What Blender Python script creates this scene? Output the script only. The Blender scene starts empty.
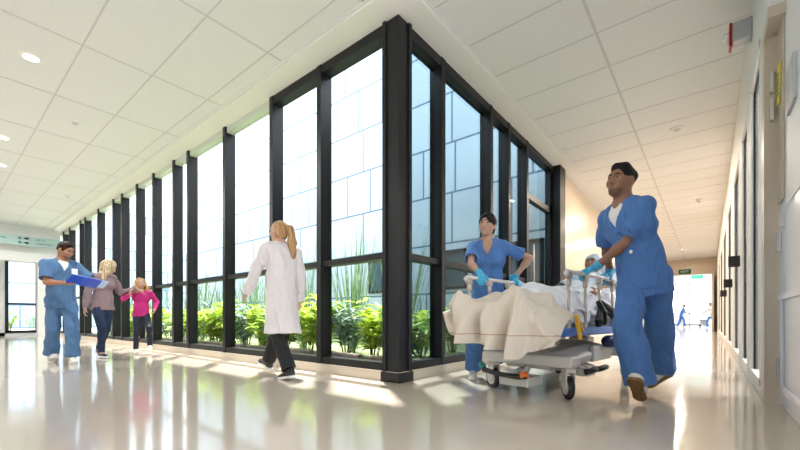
import bpy, bmesh, math, random
import numpy as np
from mathutils import Vector, Matrix
R = math.radians
C = bpy.context.scene.collection
sc = bpy.context.scene
random.seed(4)

# ------------------------------------------------------------ camera
FPX = 381.0
CAMH = 0.65
cam = bpy.data.cameras.new('camera')
cam.sensor_width = 36.0
cam.lens = FPX / 800 * 36
cam.shift_y = 93 / 800
cam.clip_end = 400
camo = bpy.data.objects.new('camera', cam)
C.objects.link(camo)
camo.location = (0, 0, CAMH)
camo.rotation_euler = (R(90), 0, R(39))
sc.camera = camo
# ------------------------------------------------------------ world, sun, exposure
sc.view_settings.view_transform = 'Standard'
sc.view_settings.look = 'None'
sc.view_settings.gamma = 1
sc.view_settings.exposure = 0.82
SKY, SUN = 2.7, 8.0
w = bpy.data.worlds.new('sky')
sc.world = w
w.use_nodes = True
wn = w.node_tree.nodes
wl = w.node_tree.links
bgn = wn['Background']
tc = wn.new('ShaderNodeTexCoord')
sx = wn.new('ShaderNodeSeparateXYZ')
rp = wn.new('ShaderNodeValToRGB')
rp.color_ramp.elements[0].position = 0.0
rp.color_ramp.elements[0].color = (1.0, 1.0, 1.0, 1)
rp.color_ramp.elements[1].position = 0.8
rp.color_ramp.elements[1].color = (0.82, 0.92, 1.0, 1)
wl.new(tc.outputs['Generated'], sx.inputs[0])
wl.new(sx.outputs['Z'], rp.inputs[0])
wl.new(rp.outputs[0], bgn.inputs['Color'])
bgn.inputs['Strength'].default_value = SKY
sd = bpy.data.lights.new('sun', 'SUN')
sd.energy = SUN
sd.angle = R(2.5)
sd.color = (1.0, 0.95, 0.86)
so = bpy.data.objects.new('sun', sd)
C.objects.link(so)
so.rotation_euler = Vector((-0.30, 0.26, 1.0)).to_track_quat('Z', 'Y').to_euler()

def area(name, loc, sx_, sy_, power, col=(1, 1, 1)):
    d = bpy.data.lights.new(name, 'AREA')
    d.shape = 'RECTANGLE'; d.size = sx_; d.size_y = sy_; d.energy = power; d.color = col
    o = bpy.data.objects.new(name, d); C.objects.link(o); o.location = loc
    return o

# ------------------------------------------------------------ materials
MATS = {}
def mat(name, col, rough=0.6, metal=0.0, spec=0.5, noise=None, bump=None, emit=None, coat=0.0, sheen=0.0, sss=0.0):
    m = bpy.data.materials.new(name); m.use_nodes = True
    nt = m.node_tree; b = nt.nodes['Principled BSDF']
    b.inputs['Base Color'].default_value = (*col, 1)
    b.inputs['Roughness'].default_value = rough
    b.inputs['Metallic'].default_value = metal
    b.inputs['Specular IOR Level'].default_value = spec
    b.inputs['Coat Weight'].default_value = coat
    b.inputs['Sheen Weight'].default_value = sheen
    if emit:
        b.inputs['Emission Color'].default_value = (*emit[0], 1)
        b.inputs['Emission Strength'].default_value = emit[1]
    if noise:   # (scale, amount)
        t = nt.nodes.new('ShaderNodeTexCoord'); n = nt.nodes.new('ShaderNodeTexNoise')
        n.inputs['Scale'].default_value = noise[0]; n.inputs['Detail'].default_value = 4
        r = nt.nodes.new('ShaderNodeValToRGB')
        a = noise[1]
        r.color_ramp.elements[0].position = .3; r.color_ramp.elements[1].position = .7
        r.color_ramp.elements[0].color = (*[c * (1 - a) for c in col], 1)
        r.color_ramp.elements[1].color = (*[min(1, c * (1 + a)) for c in col], 1)
        nt.links.new(t.outputs['Object'], n.inputs['Vector'])
        nt.links.new(n.outputs['Fac'], r.inputs[0]); nt.links.new(r.outputs[0], b.inputs['Base Color'])
    if bump:    # (scale, strength)
        t = nt.nodes.new('ShaderNodeTexCoord'); n = nt.nodes.new('ShaderNodeTexNoise')
        n.inputs['Scale'].default_value = bump[0]; n.inputs['Detail'].default_value = 3
        bp = nt.nodes.new('ShaderNodeBump'); bp.inputs['Strength'].default_value = bump[1]; bp.inputs['Distance'].default_value = .01
        nt.links.new(t.outputs['Object'], n.inputs['Vector'])
        nt.links.new(n.outputs['Fac'], bp.inputs['Height']); nt.links.new(bp.outputs[0], b.inputs['Normal'])
    MATS[name] = m
    return m

def glass(name, tint, refl=1.0, rough=0.0):
    m = bpy.data.materials.new(name); m.use_nodes = True
    nt = m.node_tree; nt.nodes.clear()
    o = nt.nodes.new('ShaderNodeOutputMaterial'); mx = nt.nodes.new('ShaderNodeMixShader')
    tr = nt.nodes.new('ShaderNodeBsdfTransparent'); gl = nt.nodes.new('ShaderNodeBsdfGlossy')
    fr = nt.nodes.new('ShaderNodeFresnel'); fr.inputs['IOR'].default_value = 1.45
    mm = nt.nodes.new('ShaderNodeMath'); mm.operation = 'MULTIPLY'; mm.inputs[1].default_value = refl
    tr.inputs[0].default_value = (*tint, 1); gl.inputs['Roughness'].default_value = rough
    ge_ = nt.nodes.new('ShaderNodeNewGeometry'); iv = nt.nodes.new('ShaderNodeMath'); iv.operation = 'SUBTRACT'; iv.inputs[0].default_value = 1
    m2 = nt.nodes.new('ShaderNodeMath'); m2.operation = 'MULTIPLY'; m2.use_clamp = True      # a pane reflects at the face the light enters
    nt.links.new(ge_.outputs['Backfacing'], iv.inputs[1]); nt.links.new(fr.outputs[0], mm.inputs[0])
    nt.links.new(mm.outputs[0], m2.inputs[0]); nt.links.new(iv.outputs[0], m2.inputs[1]); nt.links.new(m2.outputs[0], mx.inputs[0])
    nt.links.new(tr.outputs[0], mx.inputs[1]); nt.links.new(gl.outputs[0], mx.inputs[2]); nt.links.new(mx.outputs[0], o.inputs[0])
    MATS[name] = m
    return m

mat('floor', (0.63, 0.545, 0.455), 0.13, spec=0.6, noise=(0.8, .05), coat=0.35)
MATS['floor'].node_tree.nodes['Principled BSDF'].inputs['Coat Roughness'].default_value = 0.05
mat('ceiling', (0.79, 0.80, 0.81), 0.9, noise=(60, .03))
mat('ceiling_bar', (0.60, 0.61, 0.62), 0.6)
mat('soffit', (0.84, 0.84, 0.82), 0.6)
mat('wall_white', (0.78, 0.78, 0.77), 0.55)
mat('wall_beige', (0.66, 0.55, 0.43), 0.28, spec=0.5, coat=.2)
mat('door_beige', (0.60, 0.52, 0.42), 0.45)
mat('door_white', (0.80, 0.83, 0.90), 0.35)
mat('frame_dark', (0.014, 0.0145, 0.017), 0.42, spec=0.3)
mat('frame_glare', (0.62, 0.68, 0.58), 0.4)
mat('curb', (0.60, 0.53, 0.44), 0.4)
mat('steel', (0.55, 0.54, 0.52), 0.28, metal=1.0)
mat('steel_warm', (0.46, 0.40, 0.34), 0.3, metal=0.9)
mat('plate', (0.50, 0.53, 0.57), 0.35, metal=.7)
mat('yellow', (0.85, 0.70, 0.02), 0.5)
mat('orange_yellow', (0.85, 0.48, 0.04), 0.45)
mat('red', (0.45, 0.01, 0.015), 0.35)
mat('lens', (0.85, 0.85, 0.85), 0.2)
mat('black', (0.015, 0.015, 0.017), 0.5)
mat('rubber', (0.02, 0.02, 0.022), 0.7)
mat('sign_green', (0.0, 0.10, 0.055), 0.5)
mat('sign_exit', (0.0, 0.45, 0.25), 0.5, emit=((0.02, .55, .33), .6))
mat('white_paint', (0.85, 0.85, 0.85), 0.5)
mat('sign_teal', (0.36, 0.50, 0.48), 0.4)
mat('sign_ink', (0.06, 0.16, 0.24), 0.5)
mat('lamp_glow', (0.9, 0.9, 0.9), 0.5, emit=((1, .97, .9), 6))
glass('glass_left', (0.94, 0.95, 0.955), 0.3)
glass('glass_right', (0.58, 0.645, 0.67), 0.6)
glass('glass_door', (0.88, 0.90, 0.92), 1.0)
mat('bed_plastic', (0.60, 0.58, 0.55), 0.38)
mat('bed_grey', (0.52, 0.51, 0.50), 0.4)
mat('bed_blue', (0.025, 0.14, 0.50), 0.35)
mat('navy', (0.015, 0.035, 0.13), 0.45)
mat('teal_pedal', (0.02, 0.25, 0.2), 0.5)
mat('orange', (0.8, 0.16, 0.02), 0.5)
mat('sheet_white', (0.82, 0.84, 0.90), 0.85, bump=(30, .15))
mat('blanket', (0.66, 0.59, 0.51), 0.92, bump=(90, .25))
mat('mattress', (0.32, 0.38, 0.50), 0.6)
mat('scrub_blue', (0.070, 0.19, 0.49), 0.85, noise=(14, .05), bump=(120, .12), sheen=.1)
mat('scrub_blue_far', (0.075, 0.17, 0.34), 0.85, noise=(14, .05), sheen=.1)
mat('scrub_tint', (0.10, 0.25, 0.50), 0.85)
mat('tee', (0.80, 0.80, 0.80), 0.8)
mat('glove', (0.05, 0.40, 0.66), 0.38)
mat('skin_brown', (0.27, 0.135, 0.082), 0.48)
mat('skin_tan', (0.36, 0.17, 0.10), 0.5)
mat('skin_light', (0.50, 0.30, 0.22), 0.5)
mat('skin_fair', (0.56, 0.34, 0.25), 0.5)
mat('lip', (0.40, 0.13, 0.11), 0.45)
mat('lip_dark', (0.30, 0.11, 0.09), 0.45)
mat('stubble', (0.17, 0.085, 0.055), 0.7)
mat('eye_white', (0.38, 0.36, 0.34), 0.25)
mat('iris', (0.03, 0.015, 0.01), 0.15)
mat('hair_black', (0.008, 0.007, 0.007), 0.55, spec=.2, bump=(60, .7))
mat('hair_brown', (0.022, 0.011, 0.007), 0.55, spec=.2, bump=(60, .6))
mat('coat', (0.78, 0.74, 0.77), 0.85, bump=(80, .1))
mat('trouser_black', (0.012, 0.012, 0.015), 0.8)
mat('jeans', (0.012, 0.028, 0.075), 0.8, noise=(20, .3))
mat('leggings', (0.010, 0.014, 0.035), 0.75)
mat('mauve', (0.27, 0.19, 0.21), 0.85, noise=(25, .08))
mat('magenta', (0.58, 0.025, 0.22), 0.85, noise=(25, .08))
mat('shoe_white', (0.78, 0.76, 0.72), 0.5)
mat('sole_brown', (0.20, 0.11, 0.04), 0.7, noise=(40, .3))
mat('sole_white', (0.80, 0.80, 0.80), 0.5)
mat('folder_blue', (0.01, 0.07, 0.58), 0.35)
mat('paper', (0.45, 0.60, 0.85), 0.6)
mat('gown', (0.55, 0.66, 0.80), 0.8)
mat('soil', (0.06, 0.045, 0.03), 0.95, noise=(8, .4))
mat('planter', (0.20, 0.17, 0.14), 0.9, noise=(5, .3))
mat('turf', (0.28, 0.34, 0.14), 0.95, noise=(7, .45), bump=(50, .6))
mat('paving', (0.62, 0.62, 0.60), 0.8, noise=(2, .06))
mat('stem', (0.14, 0.20, 0.05), 0.8)

def creases(name, scale=7, strength=.55, dist=.03, stretch=(1, 1, .45)):
    m = MATS[name]; nt = m.node_tree; b = nt.nodes['Principled BSDF']
    t = nt.nodes.new('ShaderNodeTexCoord'); mp = nt.nodes.new('ShaderNodeMapping'); mp.inputs['Scale'].default_value = stretch
    n = nt.nodes.new('ShaderNodeTexNoise'); n.inputs['Scale'].default_value = scale; n.inputs['Detail'].default_value = 2; n.inputs['Distortion'].default_value = 1.2
    a = nt.nodes.new('ShaderNodeMath'); a.operation = 'SUBTRACT'; a.inputs[1].default_value = .5
    c = nt.nodes.new('ShaderNodeMath'); c.operation = 'ABSOLUTE'; p = nt.nodes.new('ShaderNodeMath'); p.operation = 'POWER'; p.inputs[1].default_value = .6
    bp = nt.nodes.new('ShaderNodeBump'); bp.inputs['Strength'].default_value = strength; bp.inputs['Distance'].default_value = dist
    nt.links.new(t.outputs['Object'], mp.inputs[0]); nt.links.new(mp.outputs[0], n.inputs['Vector']); nt.links.new(n.outputs['Fac'], a.inputs[0])
    nt.links.new(a.outputs[0], c.inputs[0]); nt.links.new(c.outputs[0], p.inputs[0]); nt.links.new(p.outputs[0], bp.inputs['Height'])
    if b.inputs['Normal'].links: nt.links.new(b.inputs['Normal'].links[0].from_node.outputs[0], bp.inputs['Normal'])
    nt.links.new(bp.outputs[0], b.inputs['Normal'])
for n_, st_ in (('scrub_blue', .8), ('scrub_blue_far', .8), ('coat', .7), ('trouser_black', .6), ('jeans', .6), ('mauve', .5), ('magenta', .5), ('gown', .7)): creases(n_, 7, st_)
creases('sheet_white', 6, .8, .04, (1, 1, 1)); creases('blanket', 3.5, .5, .03, (1, 1, .5))
def streaky(name, c1, c2, scale=(60, 60, 4), rough=.45):
    m = mat(name, c1, rough); nt = m.node_tree; b = nt.nodes['Principled BSDF']
    t = nt.nodes.new('ShaderNodeTexCoord'); mp = nt.nodes.new('ShaderNodeMapping'); n = nt.nodes.new('ShaderNodeTexNoise')
    mp.inputs['Scale'].default_value = scale; n.inputs['Scale'].default_value = 1; n.inputs['Detail'].default_value = 3
    r = nt.nodes.new('ShaderNodeValToRGB'); r.color_ramp.elements[0].position = .35; r.color_ramp.elements[1].position = .65
    r.color_ramp.elements[0].color = (*c1, 1); r.color_ramp.elements[1].color = (*c2, 1)
    bp = nt.nodes.new('ShaderNodeBump'); bp.inputs['Strength'].default_value = .5; bp.inputs['Distance'].default_value = .01
    nt.links.new(t.outputs['Object'], mp.inputs[0]); nt.links.new(mp.outputs[0], n.inputs['Vector'])
    nt.links.new(n.outputs['Fac'], r.inputs[0]); nt.links.new(r.outputs[0], b.inputs['Base Color'])
    nt.links.new(n.outputs['Fac'], bp.inputs['Height']); nt.links.new(bp.outputs[0], b.inputs['Normal'])
streaky('hair_gold', (0.30, 0.15, 0.055), (0.58, 0.36, 0.17))
streaky('hair_blonde', (0.30, 0.20, 0.10), (0.72, 0.58, 0.38))
streaky('hair_curly', (0.32, 0.16, 0.06), (0.62, 0.36, 0.16), (40, 40, 25))

def leafmat(name, c1, c2):
    m = mat(name, c1, 0.45); nt = m.node_tree; b = nt.nodes['Principled BSDF']
    oi = nt.nodes.new('ShaderNodeTexCoord'); n = nt.nodes.new('ShaderNodeTexNoise'); n.inputs['Scale'].default_value = 9
    r = nt.nodes.new('ShaderNodeValToRGB'); r.color_ramp.elements[0].position = .38; r.color_ramp.elements[1].position = .62
    r.color_ramp.elements[0].color = (*c1, 1); r.color_ramp.elements[1].color = (*c2, 1)
    nt.links.new(oi.outputs['Object'], n.inputs['Vector']); nt.links.new(n.outputs['Fac'], r.inputs[0])
    nt.links.new(r.outputs[0], b.inputs['Base Color'])
    o = nt.nodes['Material Output']; tl = nt.nodes.new('ShaderNodeBsdfTranslucent'); ms = nt.nodes.new('ShaderNodeMixShader')
    ms.inputs[0].default_value = .4
    nt.links.new(r.outputs[0], tl.inputs[0]); nt.links.new(b.outputs[0], ms.inputs[1]); nt.links.new(tl.outputs[0], ms.inputs[2])
    nt.links.new(ms.outputs[0], o.inputs[0])
leafmat('leaf_lime', (0.30, 0.50, 0.04), (0.80, 0.92, 0.14))
leafmat('leaf_green', (0.10, 0.27, 0.05), (0.50, 0.70, 0.14))
leafmat('leaf_blue', (0.16, 0.30, 0.20), (0.55, 0.68, 0.60))
leafmat('reed', (0.10, 0.22, 0.09), (0.30, 0.42, 0.22))

def panelmat(name, col, line, sx_, sz_, axis='X', rough=.35, lw=.022):
    """cladding with open joints, laid out in metres along the wall"""
    m = mat(name, col, rough); nt = m.node_tree; b = nt.nodes['Principled BSDF']
    t = nt.nodes.new('ShaderNodeTexCoord'); s = nt.nodes.new('ShaderNodeSeparateXYZ'); cb = nt.nodes.new('ShaderNodeCombineXYZ')
    nt.links.new(t.outputs['Object'], s.inputs[0]); nt.links.new(s.outputs[axis], cb.inputs[0]); nt.links.new(s.outputs['Z'], cb.inputs[1])
    br = nt.nodes.new('ShaderNodeTexBrick'); br.offset = .5; br.inputs['Scale'].default_value = 1
    br.squash = 1.6; br.squash_frequency = 2; br.offset_frequency = 3
    br.inputs['Brick Width'].default_value = sx_; br.inputs['Row Height'].default_value = sz_
    br.inputs['Mortar Size'].default_value = lw; br.inputs['Mortar Smooth'].default_value = .1; br.inputs['Bias'].default_value = 0
    br.inputs['Color1'].default_value = (*col, 1); br.inputs['Color2'].default_value = (*[min(1, c * 1.13) for c in col], 1)
    br.inputs['Mortar'].default_value = (*line, 1)
    nt.links.new(cb.outputs[0], br.inputs['Vector']); nt.links.new(br.outputs['Color'], b.inputs['Base Color'])
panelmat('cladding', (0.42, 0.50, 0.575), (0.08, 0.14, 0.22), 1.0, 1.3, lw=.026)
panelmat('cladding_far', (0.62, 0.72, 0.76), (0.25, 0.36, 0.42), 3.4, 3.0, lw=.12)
panelmat('perforated', (0.58, 0.50, 0.40), (0.58, 0.50, 0.40), .05, .05, axis='Y')

# ------------------------------------------------------------ object helpers
def tag(o, label=None, cat=None, group=None, kind=None):
    if label: o['label'] = label
    if cat: o['category'] = cat
    if group: o['group'] = group
    if kind: o['kind'] = kind
    return o
def obj(name, me, material=None, parent=None, smooth=False):
    if isinstance(me, bmesh.types.BMesh):
        m = bpy.data.meshes.new(name); me.to_mesh(m); me.free(); me = m
    o = bpy.data.objects.new(name, me); C.objects.link(o)
    if material: me.materials.append(MATS[material])
    if smooth:
        me.polygons.foreach_set('use_smooth', [True] * len(me.polygons))
    if parent: o.parent = parent
    return o
def empty(name, loc, rz=0.0, **k):
    o = bpy.data.objects.new(name, None); C.objects.link(o)
    o.empty_display_size = .1
    o.location = loc; o.rotation_euler = (0, 0, rz); tag(o, **k); return o
def box(bm, x0, x1, y0, y1, z0, z1, M=None):
    vs = [bm.verts.new((x, y, z)) for x in (x0, x1) for y in (y0, y1) for z in (z0, z1)]
    for f in ((0, 1, 3, 2), (4, 6, 7, 5), (0, 4, 5, 1), (2, 3, 7, 6), (0, 2, 6, 4), (1, 5, 7, 3)):
        bm.faces.new([vs[i] for i in f])
    if M is not None: bmesh.ops.transform(bm, matrix=M, verts=vs)
    return vs
def boxes(*bs):
    bm = bmesh.new()
    for b in bs: box(bm, *b)
    bmesh.ops.recalc_face_normals(bm, faces=bm.faces)
    return bm
def bevel(o, wd=.01, seg=2):
    m = o.modifiers.new('bevel', 'BEVEL'); m.width = wd; m.segments = seg; m.limit_method = 'ANGLE'
    return o
def tube(bm, pts, rad, seg=10, cap=True):
    pts = [Vector(p) for p in pts]
    rad = rad if isinstance(rad, (list, tuple)) else [rad] * len(pts)
    rings = []; prev = None
    for i, p in enumerate(pts):
        t = (pts[min(i + 1, len(pts) - 1)] - pts[max(i - 1, 0)]).normalized()
        if prev is None:
            a = Vector((0, 0, 1)) if abs(t.z) < .9 else Vector((1, 0, 0))
            u = t.cross(a).normalized()
        else:
            u = (prev - t * prev.dot(t)).normalized()
        prev = u; v = t.cross(u)
        rings.append([bm.verts.new(p + (u * math.cos(2 * math.pi * k / seg) + v * math.sin(2 * math.pi * k / seg)) * rad[i]) for k in range(seg)])
    for a, b in zip(rings, rings[1:]):
        for k in range(seg):
            bm.faces.new((a[k], a[(k + 1) % seg], b[(k + 1) % seg], b[k]))
    if cap:
        bm.faces.new(rings[0][::-1]); bm.faces.new(rings[-1])
    return bm
def tubeobj(name, pts, rad, m, parent=None, seg=10):
    bm = bmesh.new(); tube(bm, pts, rad, seg)
    bmesh.ops.recalc_face_normals(bm, faces=bm.faces)
    o = obj(name, bm, m, parent, True)
    return o
def struct(name, bm, m, kind='structure'):
    return tag(obj(name, bm, m), kind=kind)
def textmesh(s, size, m, parent, loc, rot, name='lettering', ext=.002):
    cu = bpy.data.curves.new(name, 'FONT'); cu.body = s; cu.size = size; cu.extrude = ext
    cu.align_x = 'CENTER'; cu.align_y = 'CENTER'
    t = bpy.data.objects.new(name, cu); C.objects.link(t)
    bpy.context.view_layer.update()
    me = bpy.data.meshes.new_from_object(t.evaluated_get(bpy.context.evaluated_depsgraph_get()))
    bpy.data.objects.remove(t)
    o = obj(name, me, m, parent); o.location = loc; o.rotation_euler = rot
    return o
SF, CF = math.sin(R(39)), math.cos(R(39))
def W(px, py=None, F=1.0, z=None):
    """a point the photo shows at px, at forward distance F from the camera"""
    L = (px - 400) / FPX * F
    return Vector((-SF * F + CF * L, CF * F + SF * L, CAMH + (318 - py) / FPX * F if z is None else z))

# ------------------------------------------------------------ signed-distance modeller (continuous surfaces)
def V(p): return np.array(p, dtype=np.float32)
class Sdf:
    def __init__(s, h=.006, k=.02): s.h, s.k, s.ops = h, k, []
    def _a(s, fn, lo, hi, k, sign): s.ops.append((fn, np.array(lo), np.array(hi), s.k if k is None else k, sign)); return s
    def rc(s, a, b, r0, r1=None, k=None, sign=1, flat=False, flat0=False):
        a, b = V(a), V(b); r1 = r0 if r1 is None else r1
        ba = b - a; L = max(float(np.dot(ba, ba)), 1e-8)
        def fn(P):
            pa = P - a; t = (pa @ ba) / L; tc_ = np.clip(t, 0, 1)
            d = np.linalg.norm(pa - tc_[..., None] * ba, axis=-1) - (r0 + (r1 - r0) * tc_)
            if flat: d = np.maximum(d, (t - 1) * math.sqrt(L))
            if flat0: d = np.maximum(d, (-t) * math.sqrt(L))
            return d
        m = max(r0, r1)
        return s._a(fn, np.minimum(a, b) - m, np.maximum(a, b) + m, k, sign)
    def frc(s, a, b, r0, r1, wx, dy, side, k=None, sign=1, flat=False, flat0=False):
        """tapered bone whose section is wx wide along 'side' and dy deep (multiples of the radius)"""
        a, b = V(a), V(b); ba = b - a; L = max(float(np.dot(ba, ba)), 1e-8); z = ba / math.sqrt(L)
        x = V(side); x = x - z * float(x @ z); x /= np.linalg.norm(x); y = np.cross(z, x)
        mn = min(wx, dy)
        def fn(P):
            pa = P - a; t = (pa @ ba) / L; tc_ = np.clip(t, 0, 1); q = pa - tc_[..., None] * ba
            qx, qy, qz = q @ x / wx, q @ y / dy, q @ z
            r = r0 + (r1 - r0) * tc_
            n = np.sqrt(qx * qx + qy * qy + qz * qz) + 1e-9
            g = np.sqrt((qx / wx) ** 2 + (qy / dy) ** 2 + qz ** 2) / n + 1e-6
            d = (n - r) / np.maximum(g, .3)
            if flat: d = np.maximum(d, (t - 1) * math.sqrt(L))
            if flat0: d = np.maximum(d, (-t) * math.sqrt(L))
            return d
        m = max(r0, r1) * max(wx, dy, 1)
        return s._a(fn, np.minimum(a, b) - m, np.maximum(a, b) + m, k, sign)
    def el(s, c, r, M=None, k=None, sign=1):
        c = V(c); r = V(r); M_ = np.eye(3, dtype=np.float32) if M is None else np.array(M, dtype=np.float32)
        def fn(P):
            q = (P - c) @ M_
            k0 = np.linalg.norm(q / r, axis=-1); k1 = np.linalg.norm(q / (r * r), axis=-1) + 1e-6
            return k0 * (k0 - 1) / k1
        m = float(r.max())
        return s._a(fn, c - m, c + m, k, sign)
    def cut(s, p, n, k=0.0):
        """keep the side the normal points away from"""
        p, n = V(p), V(n); n = n / np.linalg.norm(n)
        s.ops.append((lambda P: -((P - p) @ n), None, None, k, -1)); return s
    def mesh(s, name, disp=None):
        h = s.h
        adds = [o for o in s.ops if o[4] == 1]
        lo = np.min([o[1] for o in adds], axis=0) - 3 * h; hi = np.max([o[2] for o in adds], axis=0) + 3 * h
        n = np.ceil((hi - lo) / h).astype(int) + 1
        D = np.full(n, 1e3, dtype=np.float32)
        ax = [(lo[i] + h * np.arange(n[i])).astype(np.float32) for i in range(3)]
        for fn, a, b, k, sign in s.ops:
            if a is None: i0, i1 = np.zeros(3, int), n
            else:
                mg = k + 3 * h
                i0 = np.clip(np.floor((a - mg - lo) / h).astype(int), 0, n); i1 = np.clip(np.ceil((b + mg - lo) / h).astype(int) + 1, 0, n)
            sl = tuple(slice(i0[i], i1[i]) for i in range(3))
            if min(i1 - i0) <= 0: continue
            P = np.stack(np.meshgrid(ax[0][sl[0]], ax[1][sl[1]], ax[2][sl[2]], indexing='ij'), axis=-1)
            d = fn(P).astype(np.float32); cur = D[sl]
            if sign == 1:
                if k > 0:
                    hh = np.maximum(k - np.abs(cur - d), 0) / k
                    D[sl] = np.minimum(cur, d) - hh * hh * k * .25
                else: D[sl] = np.minimum(cur, d)
            else:
                if k > 0:
                    hh = np.maximum(k - np.abs(cur + d), 0) / k
                    D[sl] = np.maximum(cur, -d) + hh * hh * k * .25
                else: D[sl] = np.maximum(cur, -d)
        S = D < 0
        c = [(i, j, l) for i in (0, 1) for j in (0, 1) for l in (0, 1)]
        def sub(A, o): return A[o[0]:n[0] - 1 + o[0], o[1]:n[1] - 1 + o[1], o[2]:n[2] - 1 + o[2]]
        al = np.ones(n - 1, bool); an = np.zeros(n - 1, bool)
        for o in c: q = sub(S, o); al &= q; an |= q
        mk = an & ~al
        I = np.argwhere(mk); N = len(I)
        idx = -np.ones(n - 1, dtype=np.int64); idx[mk] = np.arange(N)
        vals = np.stack([D[I[:, 0] + o[0], I[:, 1] + o[1], I[:, 2] + o[2]] for o in c], axis=1)
        acc = np.zeros((N, 3)); cnt = np.zeros(N); cv = np.array(c, dtype=float)
        for e0 in range(8):
            for e1 in range(e0 + 1, 8):
                if sum(abs(np.array(c[e0]) - np.array(c[e1]))) != 1: continue
                d0, d1 = vals[:, e0], vals[:, e1]; cr = (d0 < 0) != (d1 < 0)
                t = np.where(cr, d0 / np.where(cr, d0 - d1, 1), 0)
                acc += np.where(cr[:, None], cv[e0] + (cv[e1] - cv[e0]) * t[:, None], 0); cnt += cr
        verts = lo + h * (I + acc / cnt[:, None])
        quads = []
        for axi in range(3):
            u, v = (axi + 1) % 3, (axi + 2) % 3
            A = np.moveaxis(S, axi, 0); e = A[1:] != A[:-1]; neg = A[:-1]
            e = np.moveaxis(e, 0, axi); neg = np.moveaxis(neg, 0, axi)
            J = np.argwhere(e); J = J[(J[:, u] > 0) & (J[:, v] > 0) & (J[:, u] < n[u] - 1) & (J[:, v] < n[v] - 1)]
            if not len(J): continue
            inside = neg[J[:, 0], J[:, 1], J[:, 2]]
            def at(du, dv):
                K = J.copy(); K[:, u] += du; K[:, v] += dv
                return idx[K[:, 0], K[:, 1], K[:, 2]]
            q = np.stack([at(-1, -1), at(0, -1), at(0, 0), at(-1, 0)], axis=1)
            q[~inside] = q[~inside][:, ::-1]
            quads.append(q)
        Q = np.concatenate(quads)
        Q = Q[(Q >= 0).all(axis=1)]
        # light relax, keeps voxel stairs out
        for _ in range(2):
            sm = np.zeros_like(verts); ct = np.zeros(len(verts))
            for a_, b_ in ((0, 1), (1, 2), (2, 3), (3, 0)):
                for x_, y_ in ((a_, b_), (b_, a_)):
                    for d_ in range(3): sm[:, d_] += np.bincount(Q[:, x_], verts[Q[:, y_], d_], len(verts))
                    ct += np.bincount(Q[:, x_], minlength=len(verts))
            verts = verts * .5 + .5 * sm / np.maximum(ct, 1)[:, None]
        if disp is not None:
            fnn = np.cross(verts[Q[:, 2]] - verts[Q[:, 0]], verts[Q[:, 3]] - verts[Q[:, 1]])
            vn = np.zeros_like(verts)
            for a_ in range(4):
                for d_ in range(3): vn[:, d_] += np.bincount(Q[:, a_], fnn[:, d_], len(verts))
            vn /= np.linalg.norm(vn, axis=1)[:, None] + 1e-9
            verts = verts + vn * disp(verts)[:, None]
        me = bpy.data.meshes.new(name)
        me.vertices.add(len(verts)); me.vertices.foreach_set('co', verts.astype(np.float32).ravel())
        me.loops.add(len(Q) * 4); me.loops.foreach_set('vertex_index', Q.astype(np.int32).ravel())
        me.polygons.add(len(Q)); me.polygons.foreach_set('loop_start', np.arange(0, len(Q) * 4, 4, dtype=np.int32))
        me.polygons.foreach_set('use_smooth', [True] * len(Q))
        me.update(calc_edges=True); me.validate()
        return me
def folds(amp, fx=28, fz=9, seed=0, sharp=1.5):
    rs = np.random.RandomState(seed)
    K = [(rs.uniform(-1, 1, 3) * (fx, fx, fz), rs.uniform(0, 6.28), rs.uniform(.5, 1)) for _ in range(7)]
    w1 = rs.uniform(-7, 7, (2, 3))
    def f(P):
        Pw = P + .035 * np.sin(P @ w1.T @ np.ones((2, 3)) + seed)
        t = np.zeros(len(P))
        for k_, ph, a_ in K: t += a_ * (1 - np.abs(np.sin(Pw @ k_ + ph))) ** sharp
        return 1.5 * amp * (t / 2.2 - .6)
    return f
def curls(amp, f=55, seed=0):
    rs = np.random.RandomState(seed)
    K = [(rs.normal(0, 1, 3) * f * .6, rs.uniform(0, 6.28)) for _ in range(6)]
    return lambda P: amp * sum(np.sin(P @ k_ + ph) for k_, ph in K) / 2.5
def rot(yaw=0, pitch=0, roll=0):
    """yaw to the left, pitch forward/down, roll towards the right shoulder (degrees)"""
    return np.array(Matrix.Rotation(R(yaw), 3, 'Z') @ Matrix.Rotation(R(-pitch), 3, 'X') @ Matrix.Rotation(R(roll), 3, 'Y'))
def ik(a, b, l1, l2, pole):
    a, b, pole = np.array(a, float), np.array(b, float), np.array(pole, float)
    d = b - a; D = np.linalg.norm(d); u = d / D
    if D > (l1 + l2) * .998: D = (l1 + l2) * .998; b = a + u * D
    x = (l1 * l1 - l2 * l2 + D * D) / (2 * D); y = math.sqrt(max(l1 * l1 - x * x, 0))
    p = pole - u * (pole @ u); p /= np.linalg.norm(p) + 1e-9
    return a + u * x + p * y, b

exec_people = []
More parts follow.
